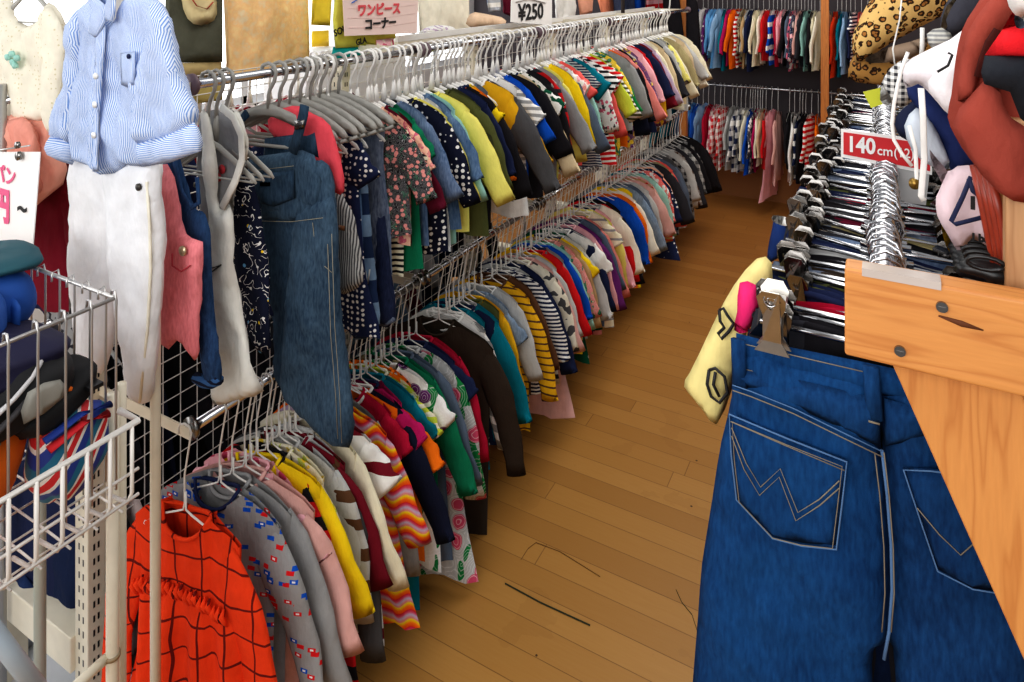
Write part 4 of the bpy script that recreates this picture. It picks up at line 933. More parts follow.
# clothes beyond the shelf, in the window light
HB = [('white_dress', 'sheer white dress hanging in the window light behind the top shelf', [(417, -30), (470, -30), (468, 36), (444, 42), (420, 36)], -1.86, fabric('ivory'), 'dress'),
 ('folded_linen', 'folded white and lilac linen lying on the long top shelf', [(418, 33), (426, 27), (440, 25), (452, 27), (458, 33), (440, 36)], -1.72, fabric('white', 'leafy', 'lavender', 40), 'linen'),
 ('blue_shirt', 'blue and white striped shirt above the shelf, left of the ¥250 card', [(484, -20), (500, -20), (500, 11), (488, 12)], -1.9, fabric('denim', 'chk', 'white', 20), 'shirt'),
 ('red_shirt', 'dark red shirt touching the left side of the ¥250 card', [(500, -20), (512, -20), (512, 17), (506, 14)], -1.95, fabric('wine'), 'shirt'),
 ('beige_bag', 'beige bag with black patch on the long top shelf', [(468, 18), (474, 12), (500, 17), (503, 22), (501, 27), (478, 29), (469, 26)], -1.72, fabric((226, 196, 168)), 'bag'),
 ('white_blouse', 'white blouse right of the ¥250 card in the window light', [(554, -20), (576, -20), (574, 18), (556, 22)], -1.9, fabric('white'), 'blouse'),
 ('peach_shirt', 'peach top behind the long top shelf, right of the white blouse', [(577, -20), (593, -20), (592, 12), (580, 16)], -1.86, fabric((240, 176, 150)), 'top'),
 ('orange_shirt', 'salmon orange top hanging next to the dark sign post', [(598, -20), (612, -20), (612, 14), (601, 16)], -1.86, fabric((232, 148, 116)), 'top'),
 ('navy_trousers', 'dark navy trousers behind the shelf, right of the dark sign post', [(613, -20), (636, -20), (635, 14), (614, 16)], -1.8, fabric((48, 56, 84), 'den', (90, 100, 130)), 'trousers'),
 ('vivid_shirt', 'vivid blue top at the right of the dark navy trousers', [(634, -20), (644, -20), (645, 10), (636, 12)], -1.78, fabric('royal'), 'top'),
 ('pink_shirt', 'red and pink top above the end of the long top shelf', [(646, -20), (662, -20), (662, 19), (647, 19)], -1.7, fabric('pink', 'st', 'red', 12, None, .6), 'top')]
for i, (nm, lab, px, X, m, cat) in enumerate(HB): hungx(nm, lab, cat, px, X, m, .03 if i not in (1, 4) else .08, .008, 2 if i in (1, 4) else 0, i)
rr_ = empty('high_rail', (-1.88, 3.6, 1.95)); tag(rr_, 'high chrome rail over the top shelf carrying clothes in the window light', 'clothes rack'); B().tube([(0, -2.2, 0), (0, 2.1, 0)], .01, 8).out('rail', CHROME, rr_, True)
for y in (-2.2, 0, 2.1): B().tube([(0, y, 0), (0, y, -1.95)], .011, 8).out('post', WIREG, rr_, True)
# black tracksuit jackets in the corner
for i, (px, Y, lab) in enumerate((([(664, -20), (676, -20), (682, 20), (683, 48), (670, 54), (664, 30)], 5.1, 'black track jacket with white side stripe in the far left corner'), ([(687, -10), (696, -6), (700, 30), (701, 60), (697, 75), (688, 68)], 5.1, 'black jacket just right of the left wooden post'))):
    r, o = root_at('track_jacket', px[0][0], px[0][1], Y); tag(r, lab, 'jacket'); piece('body', px, Y, o, r, fabric('black'), .06, .025, .008, 0, 3+i)
    if i == 0: line('white_stripe', [(672, -20), (671, 5), (668, 22), (665, 32)], Y, o, r, fabric('white'), .006, -.035)
# ---------------------------------------------------------------- right wooden rack
RW = pine('pine_x', 'x'); RWZ = pine('pine_leg', 'z')
RZ = 1.395
rk = empty('wooden_clothes_rack', (0, .76, 0)); o = Vector((0, .76, 0)); tag(rk, 'pine wooden A-frame clothes rack full of trouser hangers at right', 'clothes rack')
def q4(b, nm, m, sm=False, bv=0):
    b.v = [Vector(v)-o for v in b.v]; ob = b.out(nm, m, rk, sm)
    if bv: bevel(ob, bv, 3)
    return ob
def boardpts(px, Y, th): 
    f = [PY(a, b, Y) for a, b in px]; bk = [p+Vector((0, th, 0)) for p in f]; b = B(); b.v = f+bk
    b.f = [(0, 3, 2, 1), (4, 5, 6, 7), (0, 1, 5, 4), (1, 2, 6, 5), (2, 3, 7, 6), (3, 0, 4, 7)]; return b
tl = PY(844.5, 268, .735); bl = PY(843.5, 355, .735)
b = B().box((tl.x, .735, bl.z), (.42, .765, tl.z)); q4(b, 'end_board', RW, False, .003)
lg = B(); x0 = PY(894, 365, .77).x; z0 = bl.z+.05
th = R(20); 
a0 = Vector((PY(894, 368, .77).x, 0, PY(894, 368, .77).z)); a1 = Vector((PY(1026, 664, .77).x, 0, PY(1026, 664, .77).z)); d = (a1-a0).normalized()
top = a0-d*.06; bot = a0+d*((a0.z-.02)/abs(d.z)); w_ = Vector((abs(d.z), 0, -0.0))*.098+Vector((0, 0, .0)); 
w_ = Vector((.104, 0, 0))
lg.v = [Vector((p.x, yy, p.z)) for yy in (.767, .797) for p in (top, top+w_, bot+w_, bot)]
lg.f = [(0, 1, 2, 3), (7, 6, 5, 4), (0, 4, 5, 1), (1, 5, 6, 2), (2, 6, 7, 3), (3, 7, 4, 0)]; q4(lg, 'leg', RWZ, False, .003)
lg = B(); YB = 2.75
lg.v = [Vector((p.x, yy, p.z)) for yy in (YB, YB+.03) for p in (top, top+w_, bot+w_, bot)]; lg.f = [(0, 1, 2, 3), (7, 6, 5, 4), (0, 4, 5, 1), (1, 5, 6, 2), (2, 6, 7, 3), (3, 7, 4, 0)]; q4(lg, 'leg', RWZ, False, .003)
q4(B().box((tl.x, YB-.03, bl.z), (.42, YB, tl.z)), 'end_board', RW, False, .003)
q4(B().tube([(0, .765, RZ), (0, YB-.02, RZ)], .0125, 16), 'rail', CHROME, True)
q4(B().box((.36, .765, .2), (.40, YB, .28)), 'stretcher', pine('pine_y', 'y'), False, .003)
for a in ((942, 307), (900, 351)):
    p = PY(a[0], a[1], .7335); q4(B().disc(p, (0, 1, 0), .0048, .003).box((p.x-.003, .7315, p.z-.0006), (p.x+.003, .7325, p.z+.0006)), 'screw', STEEL)
p = PY(962, 324, .734); q4(B().tube([(p.x-.018, .7345, p.z+.003), (p.x, .7343, p.z), (p.x+.016, .7345, p.z-.002)], [.0008, .0028, .0006], 6, flat=.3), 'gouge', plain('wood_gouge', (96, 50, 20), .8), True)
a = PY(862, 262, .737); c = PY(941, 280, .737)
q4(B().box((a.x, .7335, tl.z-.004), (c.x, .752, tl.z+.0035)), 'clear_tape_strip', plain('clear_strip', (196, 184, 176), .15))
# trouser hangers + trousers
def clip_hanger_parts():
    h = B().tube([(-.016, 0, -.006), (-.0195, 0, .004), (-.014, 0, .018), (0, 0, .0235), (.014, 0, .018), (.0195, 0, .004), (.015, 0, -.012), (.005, 0, -.028), (0, 0, -.04), (0, 0, -.062)], .0024, 7)
    bar = B().tube([(-.135, 0, -.060), (.135, 0, -.060)], .0034, 7).tube([(-.03, 0, -.050), (.03, 0, -.050)], .005, 6)
    def clip(x):
        c = B(); n = 7
        outl = [(-.009, -.030), (-.017, -.042), (.017, -.042), (.009, -.030), (.009, -.004), (.013, .006), (.014, .016), (.008, .024), (-.008, .024), (-.014, .016), (-.013, .006), (-.009, -.004)]
        for sgn in (-1, 1):
            k = len(c.v)
            for off in (0, .0015):
                for (a, z) in outl: c.v.append(Vector((x+a, sgn*(.004+off+max(0, z)*.28), -.062+z)))
            N = len(outl); c.f.append(tuple(k+i for i in range(N))); c.f.append(tuple(k+N+i for i in range(N))[::-1])
            for i in range(N): c.f.append((k+i, k+(i+1) % N, k+N+(i+1) % N, k+N+i))
        sp = [(x+.007*cos(t)*(1-t/14), -.0085, -.052+.008*sin(t)*(1-t/14)) for t in [q*.7 for q in range(15)]]
        c.tube(sp, .0011, 5); c.tube([(x-.013, 0, -.062+.010), (x+.013, 0, -.062+.010)], .006, 8)
        return c
    return h, bar, clip
CH, CB, CC = clip_hanger_parts(); ch0 = None
PT = [('black', 'black', None), ('charcoal', 'charcoal', None), ('crimson', 'crimson', None), ('navy', 'navy', None), ('black', 'black', None), ('olive', 'olive', None), ('midnight blue', 'midnight', None), ('dark brown', 'dkbrown', None),
      ('dark denim', 'dkdenim', 'den'), ('black', 'black', None), ('grey', 'grey', None), ('navy', 'navy', None), ('denim', 'denim', 'den'), ('charcoal', 'charcoal', None), ('black', 'black', None), ('khaki', 'khaki', None), ('dark denim', 'dkdenim', 'den'), ('wine red', 'wine', None), ('black', 'black', None), ('dark grey', 'dkgrey', None)]
n_r = 74; tl_, hl_ = [], []
for i in range(n_r):
    nm = PT[i % len(PT)][0]; nx = PT[(i+1) % len(PT)][0]
    tl_.append('%s trousers clipped before a %s pair, right wooden rack' % (nm, nx)); hl_.append('steel clip hanger holding %s trousers before a %s pair' % (nm, nx))
tl_ = uniq(tl_); hl_ = uniq(hl_)
ptm = {}
for i in range(-1, n_r):
    rnd = random.Random(3000+i); y = .875 if i < 0 else .905+i*.0238
    if ch0 is None:
        ch0 = empty('clip_hanger'); hg = ch0
        CH.out('hook', CHROME, hg, True); CB.out('bar', CHROME, hg, True)
        CC(-.112).out('clip', STEEL, hg, False); CC(.112).out('clip', STEEL, hg, False)
    else:
        hg = ch0.copy(); COL.objects.link(hg)
        for ch in list(ch0.children):
            c_ = ch.copy(); COL.objects.link(c_); c_.parent = hg
            if 'clip' in ch.name: c_.location.x = rnd.uniform(-.03, .02); c_.location.z = rnd.uniform(-.002, .004); c_.rotation_euler.z = rnd.uniform(-.02, .02)
    hz = 0 if i < 0 else rnd.uniform(-.32, .22)
    hg.location = (rnd.uniform(-.004, .004), y, RZ); hg.rotation_euler = (0, rnd.uniform(-.10, .10) if i >= 0 else 0, hz)
    tag(hg, 'nearest steel clip hanger, holding the big blue jeans' if i < 0 else hl_[i], 'hanger', 'steel clip hangers on the right rack')
    if i < 0: continue
    _, c1, pat = PT[i % len(PT)]; key = i % 5
    W = [.13, .145, .12, .15, .135][key]; L = [.5, .62, .45, .7, .55][key]
    if key not in ptm:
        vs, fs = [], []; nu = 16
        zs = [-.058, -.075, -.095, -.10, -.2, -.30, -.36, -.058-L]
        for side in (0, 1):
            for j, z in enumerate(zs):
                for k in range(nu+1):
                    u = -1+2*k/nu; hw = W*(1+.12*min(1, j/4)); th_ = .009*(1-abs(u)**4)*(1 if j < 5 else abs(sin(u*pi))**.3)
                    vs.append((u*hw, (th_ if side else -th_)+.003*sin(u*9+j), z if j < 7 or abs(u) > .07 else -.36))
        n_ = (nu+1)*len(zs)
        for side in (0, 1):
            for j in range(len(zs)-1):
                for k in range(nu):
                    a_ = side*n_+j*(nu+1)+k; fs.append((a_, a_+nu+1, a_+nu+2, a_+1) if not side else (a_, a_+1, a_+nu+2, a_+nu+1))
        for j in range(len(zs)-1):
            for k in (0, nu):
                a_ = j*(nu+1)+k; b_ = a_+nu+1; fs.append((a_, b_, n_+b_, n_+a_))
        me = bpy.data.meshes.new('trousers_body'); me.from_pydata(vs, [], fs); me.update(); me.materials.append(fabric('black')); me.polygons.foreach_set('use_smooth', [True]*len(me.polygons))
        wb_ = B().tube([(-W, 0, -.068), (-W*.5, -.009, -.066), (0, -.010, -.068), (W*.5, -.009, -.067), (W, 0, -.068), (W*.5, .010, -.066), (0, .011, -.068), (-W*.5, .010, -.067)], .0055, 6, True)
        mw = bpy.data.meshes.new('waistband'); mw.from_pydata([tuple(v) for v in wb_.v], [], wb_.f); mw.update(); mw.materials.append(fabric('black')); mw.polygons.foreach_set('use_smooth', [True]*len(mw.polygons))
        ptm[key] = (me, mw)
    t = empty('trousers', hg.location, hz); m = fabric(c1, pat)
    for nm_, me in (('body', ptm[key][0]), ('waistband', ptm[key][1])):
        oo = bpy.data.objects.new(nm_, me); COL.objects.link(oo); oo.parent = t; oo.material_slots[0].link = 'OBJECT'; oo.material_slots[0].material = m
    tag(t, tl_[i], 'trousers', 'trousers on the right wooden rack')
# red-checked, navy and white bits poking out on the left of the rack
for nm, lab, px, Y, m, cat in (
  ('printed_tote', 'cream yellow cloth bag with black line print sticking out left of the jeans', [(757, 258), (772, 262), (770, 300), (748, 330), (738, 360), (731, 392), (718, 421), (704, 408), (684, 387), (690, 372), (700, 352), (716, 318), (734, 285)], 1.0, fabric((236, 220, 150)), 'bag'),
  ('hot_pink_trousers', 'hot pink cloth edge folded out just above the big jeans', [(740, 282), (756, 284), (760, 300), (757, 312), (748, 330), (735, 328), (738, 310)], .93, fabric('hotpink'), 'trousers'),
  ('navy_trousers', 'navy trousers leg poking out at the left of the hangers', [(776, 218), (792, 224), (794, 244), (770, 262), (768, 250), (772, 230)], 1.28, fabric((36, 60, 116)), 'trousers'),
  ('white_waistband', 'white folded waistband poking out at the left of the hangers', [(773, 215), (784, 216), (798, 222), (797, 227), (782, 224), (773, 220)], 1.26, fabric('white'), 'trousers'),
  ('checked_trousers', 'red and white checked trousers poking out beyond the clip hangers', [(796, 194), (812, 184), (822, 190), (818, 212), (806, 216), (794, 212)], 1.48, fabric('maroon', 'chk', 'salmon', 60), 'trousers')):
    r, oo = root_at(nm, px[0][0], px[0][1], Y); tag(r, lab, cat); piece('body', px, Y, oo, r, m, .03, .012, .004, 0, 9)
    if nm == 'printed_tote':
        for l in ([(722, 305), (726, 303), (730, 310), (736, 318), (731, 326), (724, 333), (721, 328), (727, 322), (723, 316), (722, 305)], [(712, 364), (718, 362), (727, 370), (730, 386), (722, 396), (714, 390), (710, 378), (712, 364)], [(718, 366), (716, 378), (722, 390)]):
            line('print', l, Y, oo, r, INK, .0024, -.018, 5, False, .5)
# the big blue jeans
Y = .865
JM = fabric((10, 46, 92), 'den', (28, 78, 130)); JD = fabric((8, 38, 80), 'den', (30, 76, 126)); JS = plain('jean_stitch', (134, 122, 104), .8); JS2 = plain('pale_edge', (84, 118, 160), .8)
r, oo = root_at('blue_jeans', 873, 350, Y); tag(r, 'large deep blue jeans with zigzag back pocket stitching, front right', 'jeans')
piece('leg', [(738, 340), (790, 352), (872, 370), (880, 436), (887, 500), (892, 570), (886, 638), (876, 645), (872, 665), (873, 720), (870, 900), (700, 900), (684, 800), (692, 685), (697, 620), (703, 560), (712, 500), (722, 440), (732, 395)], Y, oo, r, JM, .05, .012, .0035, 0, 201, 22, rad=.05, wr=1.6)
piece('leg', [(874, 370), (940, 386), (1010, 400), (1030, 520), (1050, 620), (1060, 720), (1060, 900), (905, 900), (898, 720), (893, 655), (886, 640), (891, 570), (887, 500), (880, 436)], Y, oo, r, JD, .05, .012, .0035, .006, 202, 22, rad=.05, wr=1.6)
piece('front_panel', [(742, 345), (873, 372), (1005, 396), (1040, 520), (1050, 760), (700, 760), (712, 500)], Y, oo, r, fabric((12, 24, 50), 'den', (20, 36, 66)), .01, .03, .002, .045, 209, smooth=0)  # inside of the front, coloured darker to paint shade in the crotch gap
piece('waistband', [(737, 331), (790, 344), (868, 360), (940, 376), (1008, 392), (1010, 424), (940, 404), (866, 388), (800, 374), (744, 362), (737, 358)], Y, oo, r, JM, .022, .011, .0015, -.006, 203, smooth=0, rad=.012)
piece('yoke', [(738, 360), (800, 371), (866, 386), (880, 400), (881, 438), (846, 420), (795, 396), (752, 380), (736, 376)], Y, oo, r, JD, .016, .011, .001, -.020, 204, smooth=0, rad=.012)
piece('yoke', [(884, 390), (940, 404), (1008, 420), (1010, 432), (930, 428), (884, 438)], Y, oo, r, JD, .016, .011, .001, -.016, 205, smooth=0, rad=.012)
pk = [(734, 401), (790, 424), (848, 446), (843, 490), (838, 531), (805, 528), (776, 521), (758, 502), (741, 484), (736, 440)]
bp1 = piece('back_pocket', pk, Y, oo, r, JM, .010, .011, .001, -.026, 206, 22, smooth=0, rad=.006)
pk2 = [(903, 455), (930, 456), (962, 460), (990, 490), (1002, 575), (970, 570), (936, 553), (920, 506)]
bp2 = piece('back_pocket', pk2, Y, oo, r, JD, .010, .011, .001, -.022, 207, 22, smooth=0, rad=.006)
def off(pl, k):
    cx = sum(p[0] for p in pl)/len(pl); cy = sum(p[1] for p in pl)/len(pl)
    return [(cx+(a-cx)*k, cy+(b-cy)*k) for a, b in pl]
sy = -.0335
line('pocket_edge', pk, Y, oo, bp1, JS2, .0011, -.029, 5, True)
line('pocket_stitch', off(pk, .93), Y, oo, bp1, JS, .0006, sy, 4, True)
line('zigzag_stitch', [(737, 420), (749, 452), (764, 477), (783, 459), (799, 501), (822, 486), (841, 469)], Y, oo, bp1, JS, .0007, sy, 4)
line('zigzag_stitch', [(737, 412), (751, 446), (765, 469), (784, 451), (801, 493), (822, 480), (841, 462)], Y, oo, bp1, JS, .0007, sy, 4)
line('pocket_stitch', [(736, 406), (790, 429), (846, 452)], Y, oo, bp1, JS, .0007, sy, 4)
line('pocket_edge', pk2, Y, oo, bp2, JS2, .0009, -.026, 5, True)
line('zigzag_stitch', [(916, 490), (938, 516), (958, 535), (975, 520)], Y, oo, bp2, JS, .0007, -.029, 4)
for l in ([(744, 361), (800, 373), (866, 388)], [(738, 335), (800, 349), (866, 364)]): line('waist_stitch', l, Y, oo, r, JS, .0007, -.0185, 4)
for dd in (0, 5): line('yoke_stitch', [(737, 373+dd), (755, 379+dd), (796, 395+dd), (846, 419+dd), (882, 436+dd)], Y, oo, r, JS if dd else JS2, .0008, -.0285, 4)
line('centre_seam', [(882, 438), (887, 480), (891, 530), (892, 575), (889, 615), (884, 642)], Y, oo, r, JS2, .0018, -.022, 7)
for dx_ in (-7, 2): line('centre_stitch', [(882+dx_, 438), (887+dx_, 480), (891+dx_, 530), (892+dx_, 575), (889+dx_, 612)], Y, oo, r, JS, .0007, -.0265, 4)
for l in ([(737, 331), (746, 333), (748, 378), (738, 376)], [(866, 357), (877, 360), (880, 408), (870, 406)]):
    line('belt_loop', [((l[0][0]+l[1][0])/2, l[0][1]), ((l[2][0]+l[3][0])/2, l[2][1])], Y, oo, r, JD, .0085, -.022, 8, False, .45)
line('waist_stitch', [(869, 405), (880, 408)], Y, oo, r, JS, .0012, -.032, 4)
# the big near clip, on the jeans
r, oo = root_at('trouser_clip', 773, 325, Y-.03); tag(r, 'large shiny steel clip gripping the waistband of the big blue jeans', 'clip')
cl = CC(0); cl.v = [Vector((v.x*1.12, v.y*1.6, (v.z+.062)*1.12+.018)) for v in cl.v]; cl.out('jaw', plain('bright_steel', (178, 174, 168), .3, 1.0, .2, 60), r)
sp = PY(773, 308, Y-.03)-oo; B().tube([(.012*cos(t)*(1-t/16)*.8, -.016, sp.z+.014+.009*sin(t)*(1-t/16)) for t in [q*.7 for q in range(17)]], .0012, 5).out('spring', CHROME, r, True)
# 140 cm size sign
Y = 1.43
r, oo = root_at('size_sign', 878, 148, Y); tag(r, 'red and white size sign reading 140cm standing on the right rack rail', 'sign')
def card(nm, px, dy, m, th=.002):
    f = [PY(a, b, Y)-oo+Vector((0, dy, 0)) for a, b in px]; return mesh(nm, f+[p+Vector((0, th, 0)) for p in f], [(0, 3, 2, 1), (4, 5, 6, 7), (0, 1, 5, 4), (1, 2, 6, 5), (2, 3, 7, 6), (3, 0, 4, 7)], m, r, False)
card('holder', [(841, 129), (932, 141), (932, 175), (841, 157)], 0, PAPER, .003)
card('red_panel', [(843.5, 132), (930, 144), (930, 171), (843.5, 154)], -.0015, plain('sign_red', (206, 36, 44), .4, 0, .02), .001)
rot = Matrix.Rotation(-.0, 4, 'Y')
text('size_number', '140', .040, PAPER, r, Matrix.Translation(PY(861, 145.5, Y)-oo+Vector((0, -.004, 0))) @ FACE_MY, .0005, .0012, xs=.80)
text('size_unit', 'cm', .024, PAPER, r, Matrix.Translation(PY(885, 151, Y)-oo+Vector((0, -.004, 0))) @ FACE_MY, .0005, .0003, xs=.9)
text('size_age', '(12)', .024, PAPER, r, Matrix.Translation(PY(904, 153, Y)-oo+Vector((0, -.004, 0))) @ FACE_MY, .0005, .0002, xs=.85)
card('base_flap', [(872, 158), (930, 170), (926, 206), (882, 200)], .004, plain('clear_flap', (200, 200, 200), .3), .002)
# ---------------------------------------------------------------- hats and cloths piled at the top right
hs = empty('hat_stand', (.42, .80, 0)); tag(hs, 'upright pine board at the right edge, hung with hats and cloths', 'stand')
a = PY(1003, 296, .80); b = B().box((a.x, .785, a.z-.06), (.46, .805, 1.62)); b.v = [Vector(v)-Vector((.42, .80, 0)) for v in b.v]; bevel(b.out('board', pine('tan_board', 'z', (190, 146, 104), (150, 104, 68)), hs), .003)
b = B().tube([(.10, .80, 1.80), (.44, .80, 1.80)], .010, 10).tube([(.42, .80, 1.5), (.42, .80, 1.95)], .012, 10); b.v = [Vector(v)-Vector((.42, .80, 0)) for v in b.v]; b.out('hook_rail', WIREG, hs, True)
b = B().tube([(-.32, 0, 1.79), (-.32, .9, 1.80)], .008, 10).tube([(0, 0, 0), (0, 0, 1.6)], .012, 10); b.out('side_arm', WIREG, hs, True)
YH = 1.28
r, oo = root_at('leopard_hat', 900, 0, YH); tag(r, 'leopard print plush bucket hat at the top right', 'hat')
LEO = fabric((214, 176, 112), 'leo', None, 88)
piece('crown', [(856, 62), (852, 40), (860, 18), (874, -6), (890, -24), (940, -34), (964, -20), (958, 4), (946, 14), (926, 24), (900, 38), (880, 50), (868, 58)], YH, oo, r, LEO, .08, .012, .006, 0, 301, 30, rad=.04)
piece('brim', [(847, 80), (852, 58), (866, 50), (890, 56), (915, 50), (938, 38), (950, 32), (944, 58), (922, 80), (898, 87), (868, 86)], YH, oo, r, fabric((166, 124, 68), 'leo', None, 88), .05, .014, .003, .03, 302, 30)
piece('lining', [(866, 56), (888, 46), (910, 40), (926, 36), (922, 50), (898, 59), (872, 61)], YH, oo, r, fabric((150, 130, 112)), .03, .014, .002, -.03, 303, 30)
line('chin_cord', [(920, 25), (920, 40), (919, 56)], YH, oo, r, fabric('white'), .0035, -.07)
Yg = 1.12
def hat(nm, lab, cat, Y, pieces, seed=0):
    r, oo = root_at(nm, pieces[0][1][0][0], pieces[0][1][0][1], Y); tag(r, lab, cat)
    for i, (pn, px, m, th, y0) in enumerate(pieces): piece(pn, px, Y, oo, r, m, th*.6, .010, .0055, y0*.8, seed+i, 45, smooth=0 if 'panel' in pn and 'side' not in pn else 2)
    return r, oo
hat('peaked_hat', 'charcoal and beige cap with woven tag beside the leopard hat', 'cap', 1.05, [('crown', [(940, 26), (944, 6), (958, -10), (990, -16), (996, 2), (978, 18), (958, 34), (950, 38)], fabric((64, 64, 72)), .08, 0), ('brim', [(940, 28), (945, 6), (958, -4), (962, 4), (950, 18), (944, 30)], fabric((146, 130, 108)), .05, -.02), ('woven_tag', [(925, 32), (940, 26), (952, 38), (932, 48)], fabric((206, 204, 196), 'st', 'grey', 180), .003, -.035)], 310)
hat('gingham_hat', 'small black and white gingham hat with frayed rim under the leopard hat', 'hat', 1.16, [('crown', [(880, 92), (886, 74), (898, 62), (912, 60), (910, 104), (892, 104)], fabric('white', 'chk', 'charcoal', 110), .06, 0), ('frayed_rim', [(880, 98), (882, 84), (886, 88), (892, 100), (886, 104)], fabric('white'), .02, -.02)], 320)
r, oo = root_at('gingham_ties', 895, 66, 1.16); tag(r, 'thin white loop holding the small gingham hat to the rail arm', 'string'); line('loop', [(895, 66), (893, 50), (900, 20), (903, -12)], 1.16, oo, r, fabric('white'), .0012, .02)
r, oo = root_at('price_tag', 878, 97, 1.2); tag(r, 'yellow-green square price tag hanging below the leopard hat', 'tag'); f = [PY(a, b, 1.2)-oo for a, b in ((863, 92), (884, 87), (892, 101), (871, 108))]; mesh('card', f+[p+Vector((0, .002, 0)) for p in f], [(0, 3, 2, 1), (4, 5, 6, 7), (0, 1, 5, 4), (1, 2, 6, 5), (2, 3, 7, 6), (3, 0, 4, 7)], plain('lime_card', (196, 200, 44), .5), r, False)
r, oo = hat('navy_beanie', 'navy hat with white ties hanging under the white sun hat', 'hat', .98, [('brim', [(896, 118), (912, 104), (926, 108), (924, 140), (908, 142), (897, 134)], fabric((34, 40, 66)), .05, .02), ('crown', [(908, 78), (930, 90), (955, 110), (976, 140), (990, 162), (968, 170), (950, 168), (940, 140), (920, 110), (908, 96)], fabric((40, 52, 98)), .07, 0), ('lining', [(904, 124), (916, 106), (930, 118), (944, 146), (948, 165), (930, 162), (912, 148)], fabric((206, 214, 224)), .05, -.02)], 330)
line('tie', [(919, 82), (921, 110), (922, 150), (919, 184), (922, 188)], .98, oo, r, fabric('white'), .0034, -.055, 8, False, .3)
line('tie', [(908, 118), (914, 140), (915, 168), (913, 178)], .98, oo, r, fabric('white'), .0022, -.05, 8, False, .5)
B().disc(PY(913, 173, .98)-oo+Vector((0, -.05, 0)), (0, 1, 0), .006, .008).out('bead', plain('brass_bead', (150, 120, 60), .3, .8), r, True)
r, oo = hat('white_sun_hat', 'white and pale pink sun hat lying above the navy hat', 'hat', .95, [('crown', [(912, 58), (950, 40), (972, 24), (984, 34), (966, 60), (950, 92), (956, 108), (968, 118), (945, 110), (928, 92), (918, 84), (906, 88), (903, 72)], fabric((240, 234, 238)), .09, 0), ('side_panel', [(926, 78), (948, 56), (968, 40), (978, 60), (962, 90), (972, 118), (950, 112), (934, 96)], fabric((244, 238, 240)), .06, -.04)], 340)
line('loop', [(934, 66), (944, 60), (948, 50), (944, 48)], .95, oo, r, INK, .0015, -.06)
r, oo = root_at('white_rope', 908, 52, .92); tag(r, 'long white cord looping down in front of the red size sign', 'cord')
line('cord', [(908, 52), (902, 68), (898, 84), (894, 104), (892, 124), (894, 140), (902, 154), (912, 166)], .92, oo, r, fabric('white'), .0021, 0, 8)
# pink T-shirt style cloth with navy triangle
r, oo = hat('pink_bag', 'pale pink cloth bag printed with a navy triangle outline', 'bag', .93, [('body', [(930, 150), (948, 172), (958, 168), (980, 170), (992, 200), (1006, 244), (990, 248), (972, 240), (962, 258), (948, 236), (937, 215), (936, 196), (942, 184), (934, 168)], fabric((238, 214, 220)), .05, 0)], 350)
line('triangle_print', [(968, 170), (960, 190), (949, 213), (953, 216), (984, 208)], .93, oo, r, plain('navy_ink', (28, 38, 78), .7), .0024, -.030, 6, False, .4)
line('triangle_print', [(966, 172), (970, 184), (980, 192)], .93, oo, r, plain('navy_ink', (28, 38, 78), .7), .0024, -.030, 6, False, .4)
text('lettering', 'I', .018, INK, r, Matrix.Translation(PY(969.5, 195, .93)-oo+Vector((0, -.034, 0))) @ FACE_MY, .0005, .0012)
text('lettering', 'I ban', .011, INK, r, Matrix.Translation(PY(980, 229, .93)-oo+Vector((0, -.034, 0))) @ FACE_MY, .0005, .0006)
hat('ochre_strap', 'narrow ochre strap hanging below the pale pink bag', 'strap', 1.0, [('strap', [(941, 222), (947, 232), (953, 248), (956, 256), (950, 254), (944, 240)], fabric((196, 156, 50)), .01, 0)], 355)
# black clips on the right
for i in range(5):
    a = PY(984-i*3, 274-i*6, .80+i*.05); r = empty('black_clip', a); tag(r, ['nearest black plastic clip below the pale pink bag', 'second black plastic clip below the pale pink bag', 'third black plastic clip below the pale pink bag', 'fourth black plastic clip below the pale pink bag', 'farthest black plastic clip below the pale pink bag'][i], 'clip', 'black clips beside the pine board')
    pillow('jaw', [(-.020, -.006), (.020, -.008), (.024, .004), (.010, .012), (-.012, .012), (-.024, .004)], .022, .008, BLACKP, r, 0, 1, i)
    B().tube([(.015*cos(t), -.010, .014+.006*sin(t)) for t in [q*.5 for q in range(13)]], .0022, 6).out('spring', BLACKP, r, True)
# braided red-brown straps
r, oo = root_at('leather_straps', 982, 170, .84); tag(r, 'bundle of red-brown leather straps hanging in front of the pine board', 'strap')
LM = plain('red_leather', (150, 56, 36), .3, 0, .45, 60)
for i, l in enumerate(([(974, 165), (982, 200), (990, 240), (1000, 285)], [(978, 165), (988, 205), (996, 245), (1003, 286)], [(984, 168), (992, 205), (999, 240), (1005, 284)], [(988, 172), (998, 210), (1003, 240), (1006, 280)])):
    line('strap', l, .84, oo, r, LM, .0042, -.006*i, 8, False, .6)
# rust cloth
r, oo = hat('rust_hoodie', 'rust red fleece hood hanging large at the upper right edge', 'hoodie', .82, [
  ('hood', [(948, 118), (952, 96), (956, 60), (962, 30), (974, 8), (992, -14), (1030, -20), (1034, 190), (1012, 192), (990, 182), (970, 160), (956, 138)], fabric((150, 68, 56)), .10, 0),
  ('fold', [(955, 96), (957, 60), (966, 28), (984, 2), (1004, -12), (1010, 20), (996, 36), (982, 60), (970, 92)], fabric((154, 72, 60)), .05, -.03),
  ('lower_fold', [(950, 120), (968, 88), (988, 64), (1000, 40), (1004, 60), (994, 86), (1004, 110), (1028, 130), (1030, 186), (1006, 188), (976, 164)], fabric((152, 70, 58)), .05, -.045)], 360)
line('fold_shade', [(990, 26), (982, 38), (976, 54), (972, 70)], .82, oo, r, fabric((70, 28, 24)), .004, -.058, 6, False, .5)  # dark strip laid on the hood as painted shade between its folds
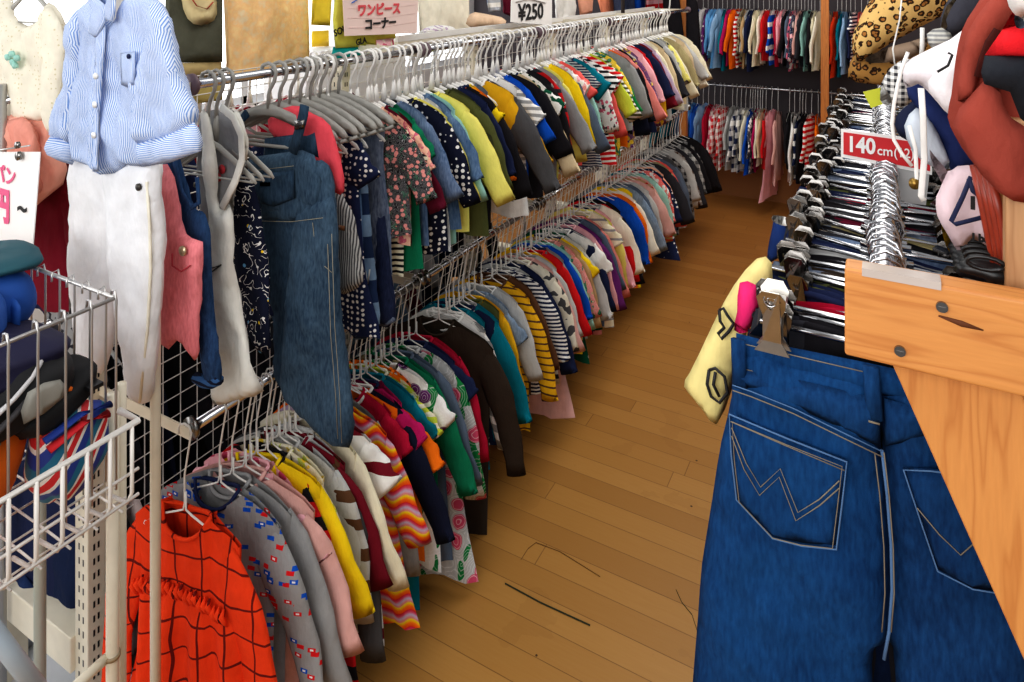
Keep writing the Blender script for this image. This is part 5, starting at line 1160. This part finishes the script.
r, oo = hat('red_black_jacket', 'jacket with red shoulder and black panel at the right edge', 'jacket', .72, [
  ('red_panel', [(1012, 12), (1003, 30), (986, 56), (1034, 58), (1034, 30), (1022, 24)], fabric((214, 36, 44)), .05, 0),
  ('black_panel', [(985, 56), (1034, 56), (1034, 130), (1020, 118), (1010, 92), (984, 84), (981, 72)], fabric((40, 42, 48)), .06, 0),
  ('white_hood', [(1008, -20), (1036, -20), (1036, 30), (1024, 24), (1012, 12), (1006, 0)], fabric('white'), .06, 0),
  ('blue_trim', [(1010, 14), (1018, 18), (1020, 26), (1012, 26)], fabric('slate'), .01, -.03)], 370)
# shelf of things beyond the stand on the right
sh = empty('side_shelf', (.9, 1.9, 0)); tag(sh, 'plain brown wooden cabinet beyond the right rack', 'cabinet')
bevel(B().box((-.2, 0, 0), (.3, 1.6, 1.40)).out('body', pine('cabinet_wood', 'z', (170, 120, 70), (130, 84, 44)), sh), .004)
B().box((-.22, -.02, 1.40), (.32, 1.62, 1.43)).out('worktop', pine('cabinet_top', 'y', (186, 136, 84), (150, 100, 56)), sh)
# ---------------------------------------------------------------- light, world, camera
def area(name, loc, rot, sx, sy, e, col=(1, 1, 1)):
    l = bpy.data.lights.new(name, 'AREA'); l.shape = 'RECTANGLE'; l.size = sx; l.size_y = sy; l.energy = e; l.color = col
    o = bpy.data.objects.new(name, l); COL.objects.link(o); o.location = loc; o.rotation_euler = rot; return o
area('ceiling_light', (-.4, .6, 2.75), (0, 0, 0), 1.2, 2.2, 15, (1, .98, .95))
area('ceiling_light', (-.4, 3.6, 2.75), (0, 0, 0), 1.2, 2.4, 34, (1, .96, .90))
area('shopfront_light', (-.6, -1.6, 2.2), (R(65), 0, R(10)), 2.6, 1.6, 52, (1, .99, .98))
area('window_light', (-3.5, 1.8, 1.9), (0, R(-80), 0), 1.2, 3.8, 30, (.96, .98, 1))
w = bpy.data.worlds.new('daylight'); SC.world = w; w.use_nodes = True
w.node_tree.nodes['Background'].inputs[0].default_value = (.97, .98, 1, 1); w.node_tree.nodes['Background'].inputs[1].default_value = .34
cam = bpy.data.cameras.new('camera'); cam.sensor_width = 36; cam.lens = 36*F/1024; cam.shift_x = 0; cam.shift_y = -(341-HY)/1024; cam.clip_start = .02
co = bpy.data.objects.new('camera', cam); COL.objects.link(co); co.location = (0, 0, EYE); co.rotation_euler = (pi/2, 0, math.atan2(S_, C_)); SC.camera = co
SC.view_settings.view_transform = 'Standard'; SC.view_settings.look = 'Medium High Contrast'; SC.view_settings.exposure = 0.0
SC.cycles.max_bounces = 6; SC.cycles.use_denoising = True
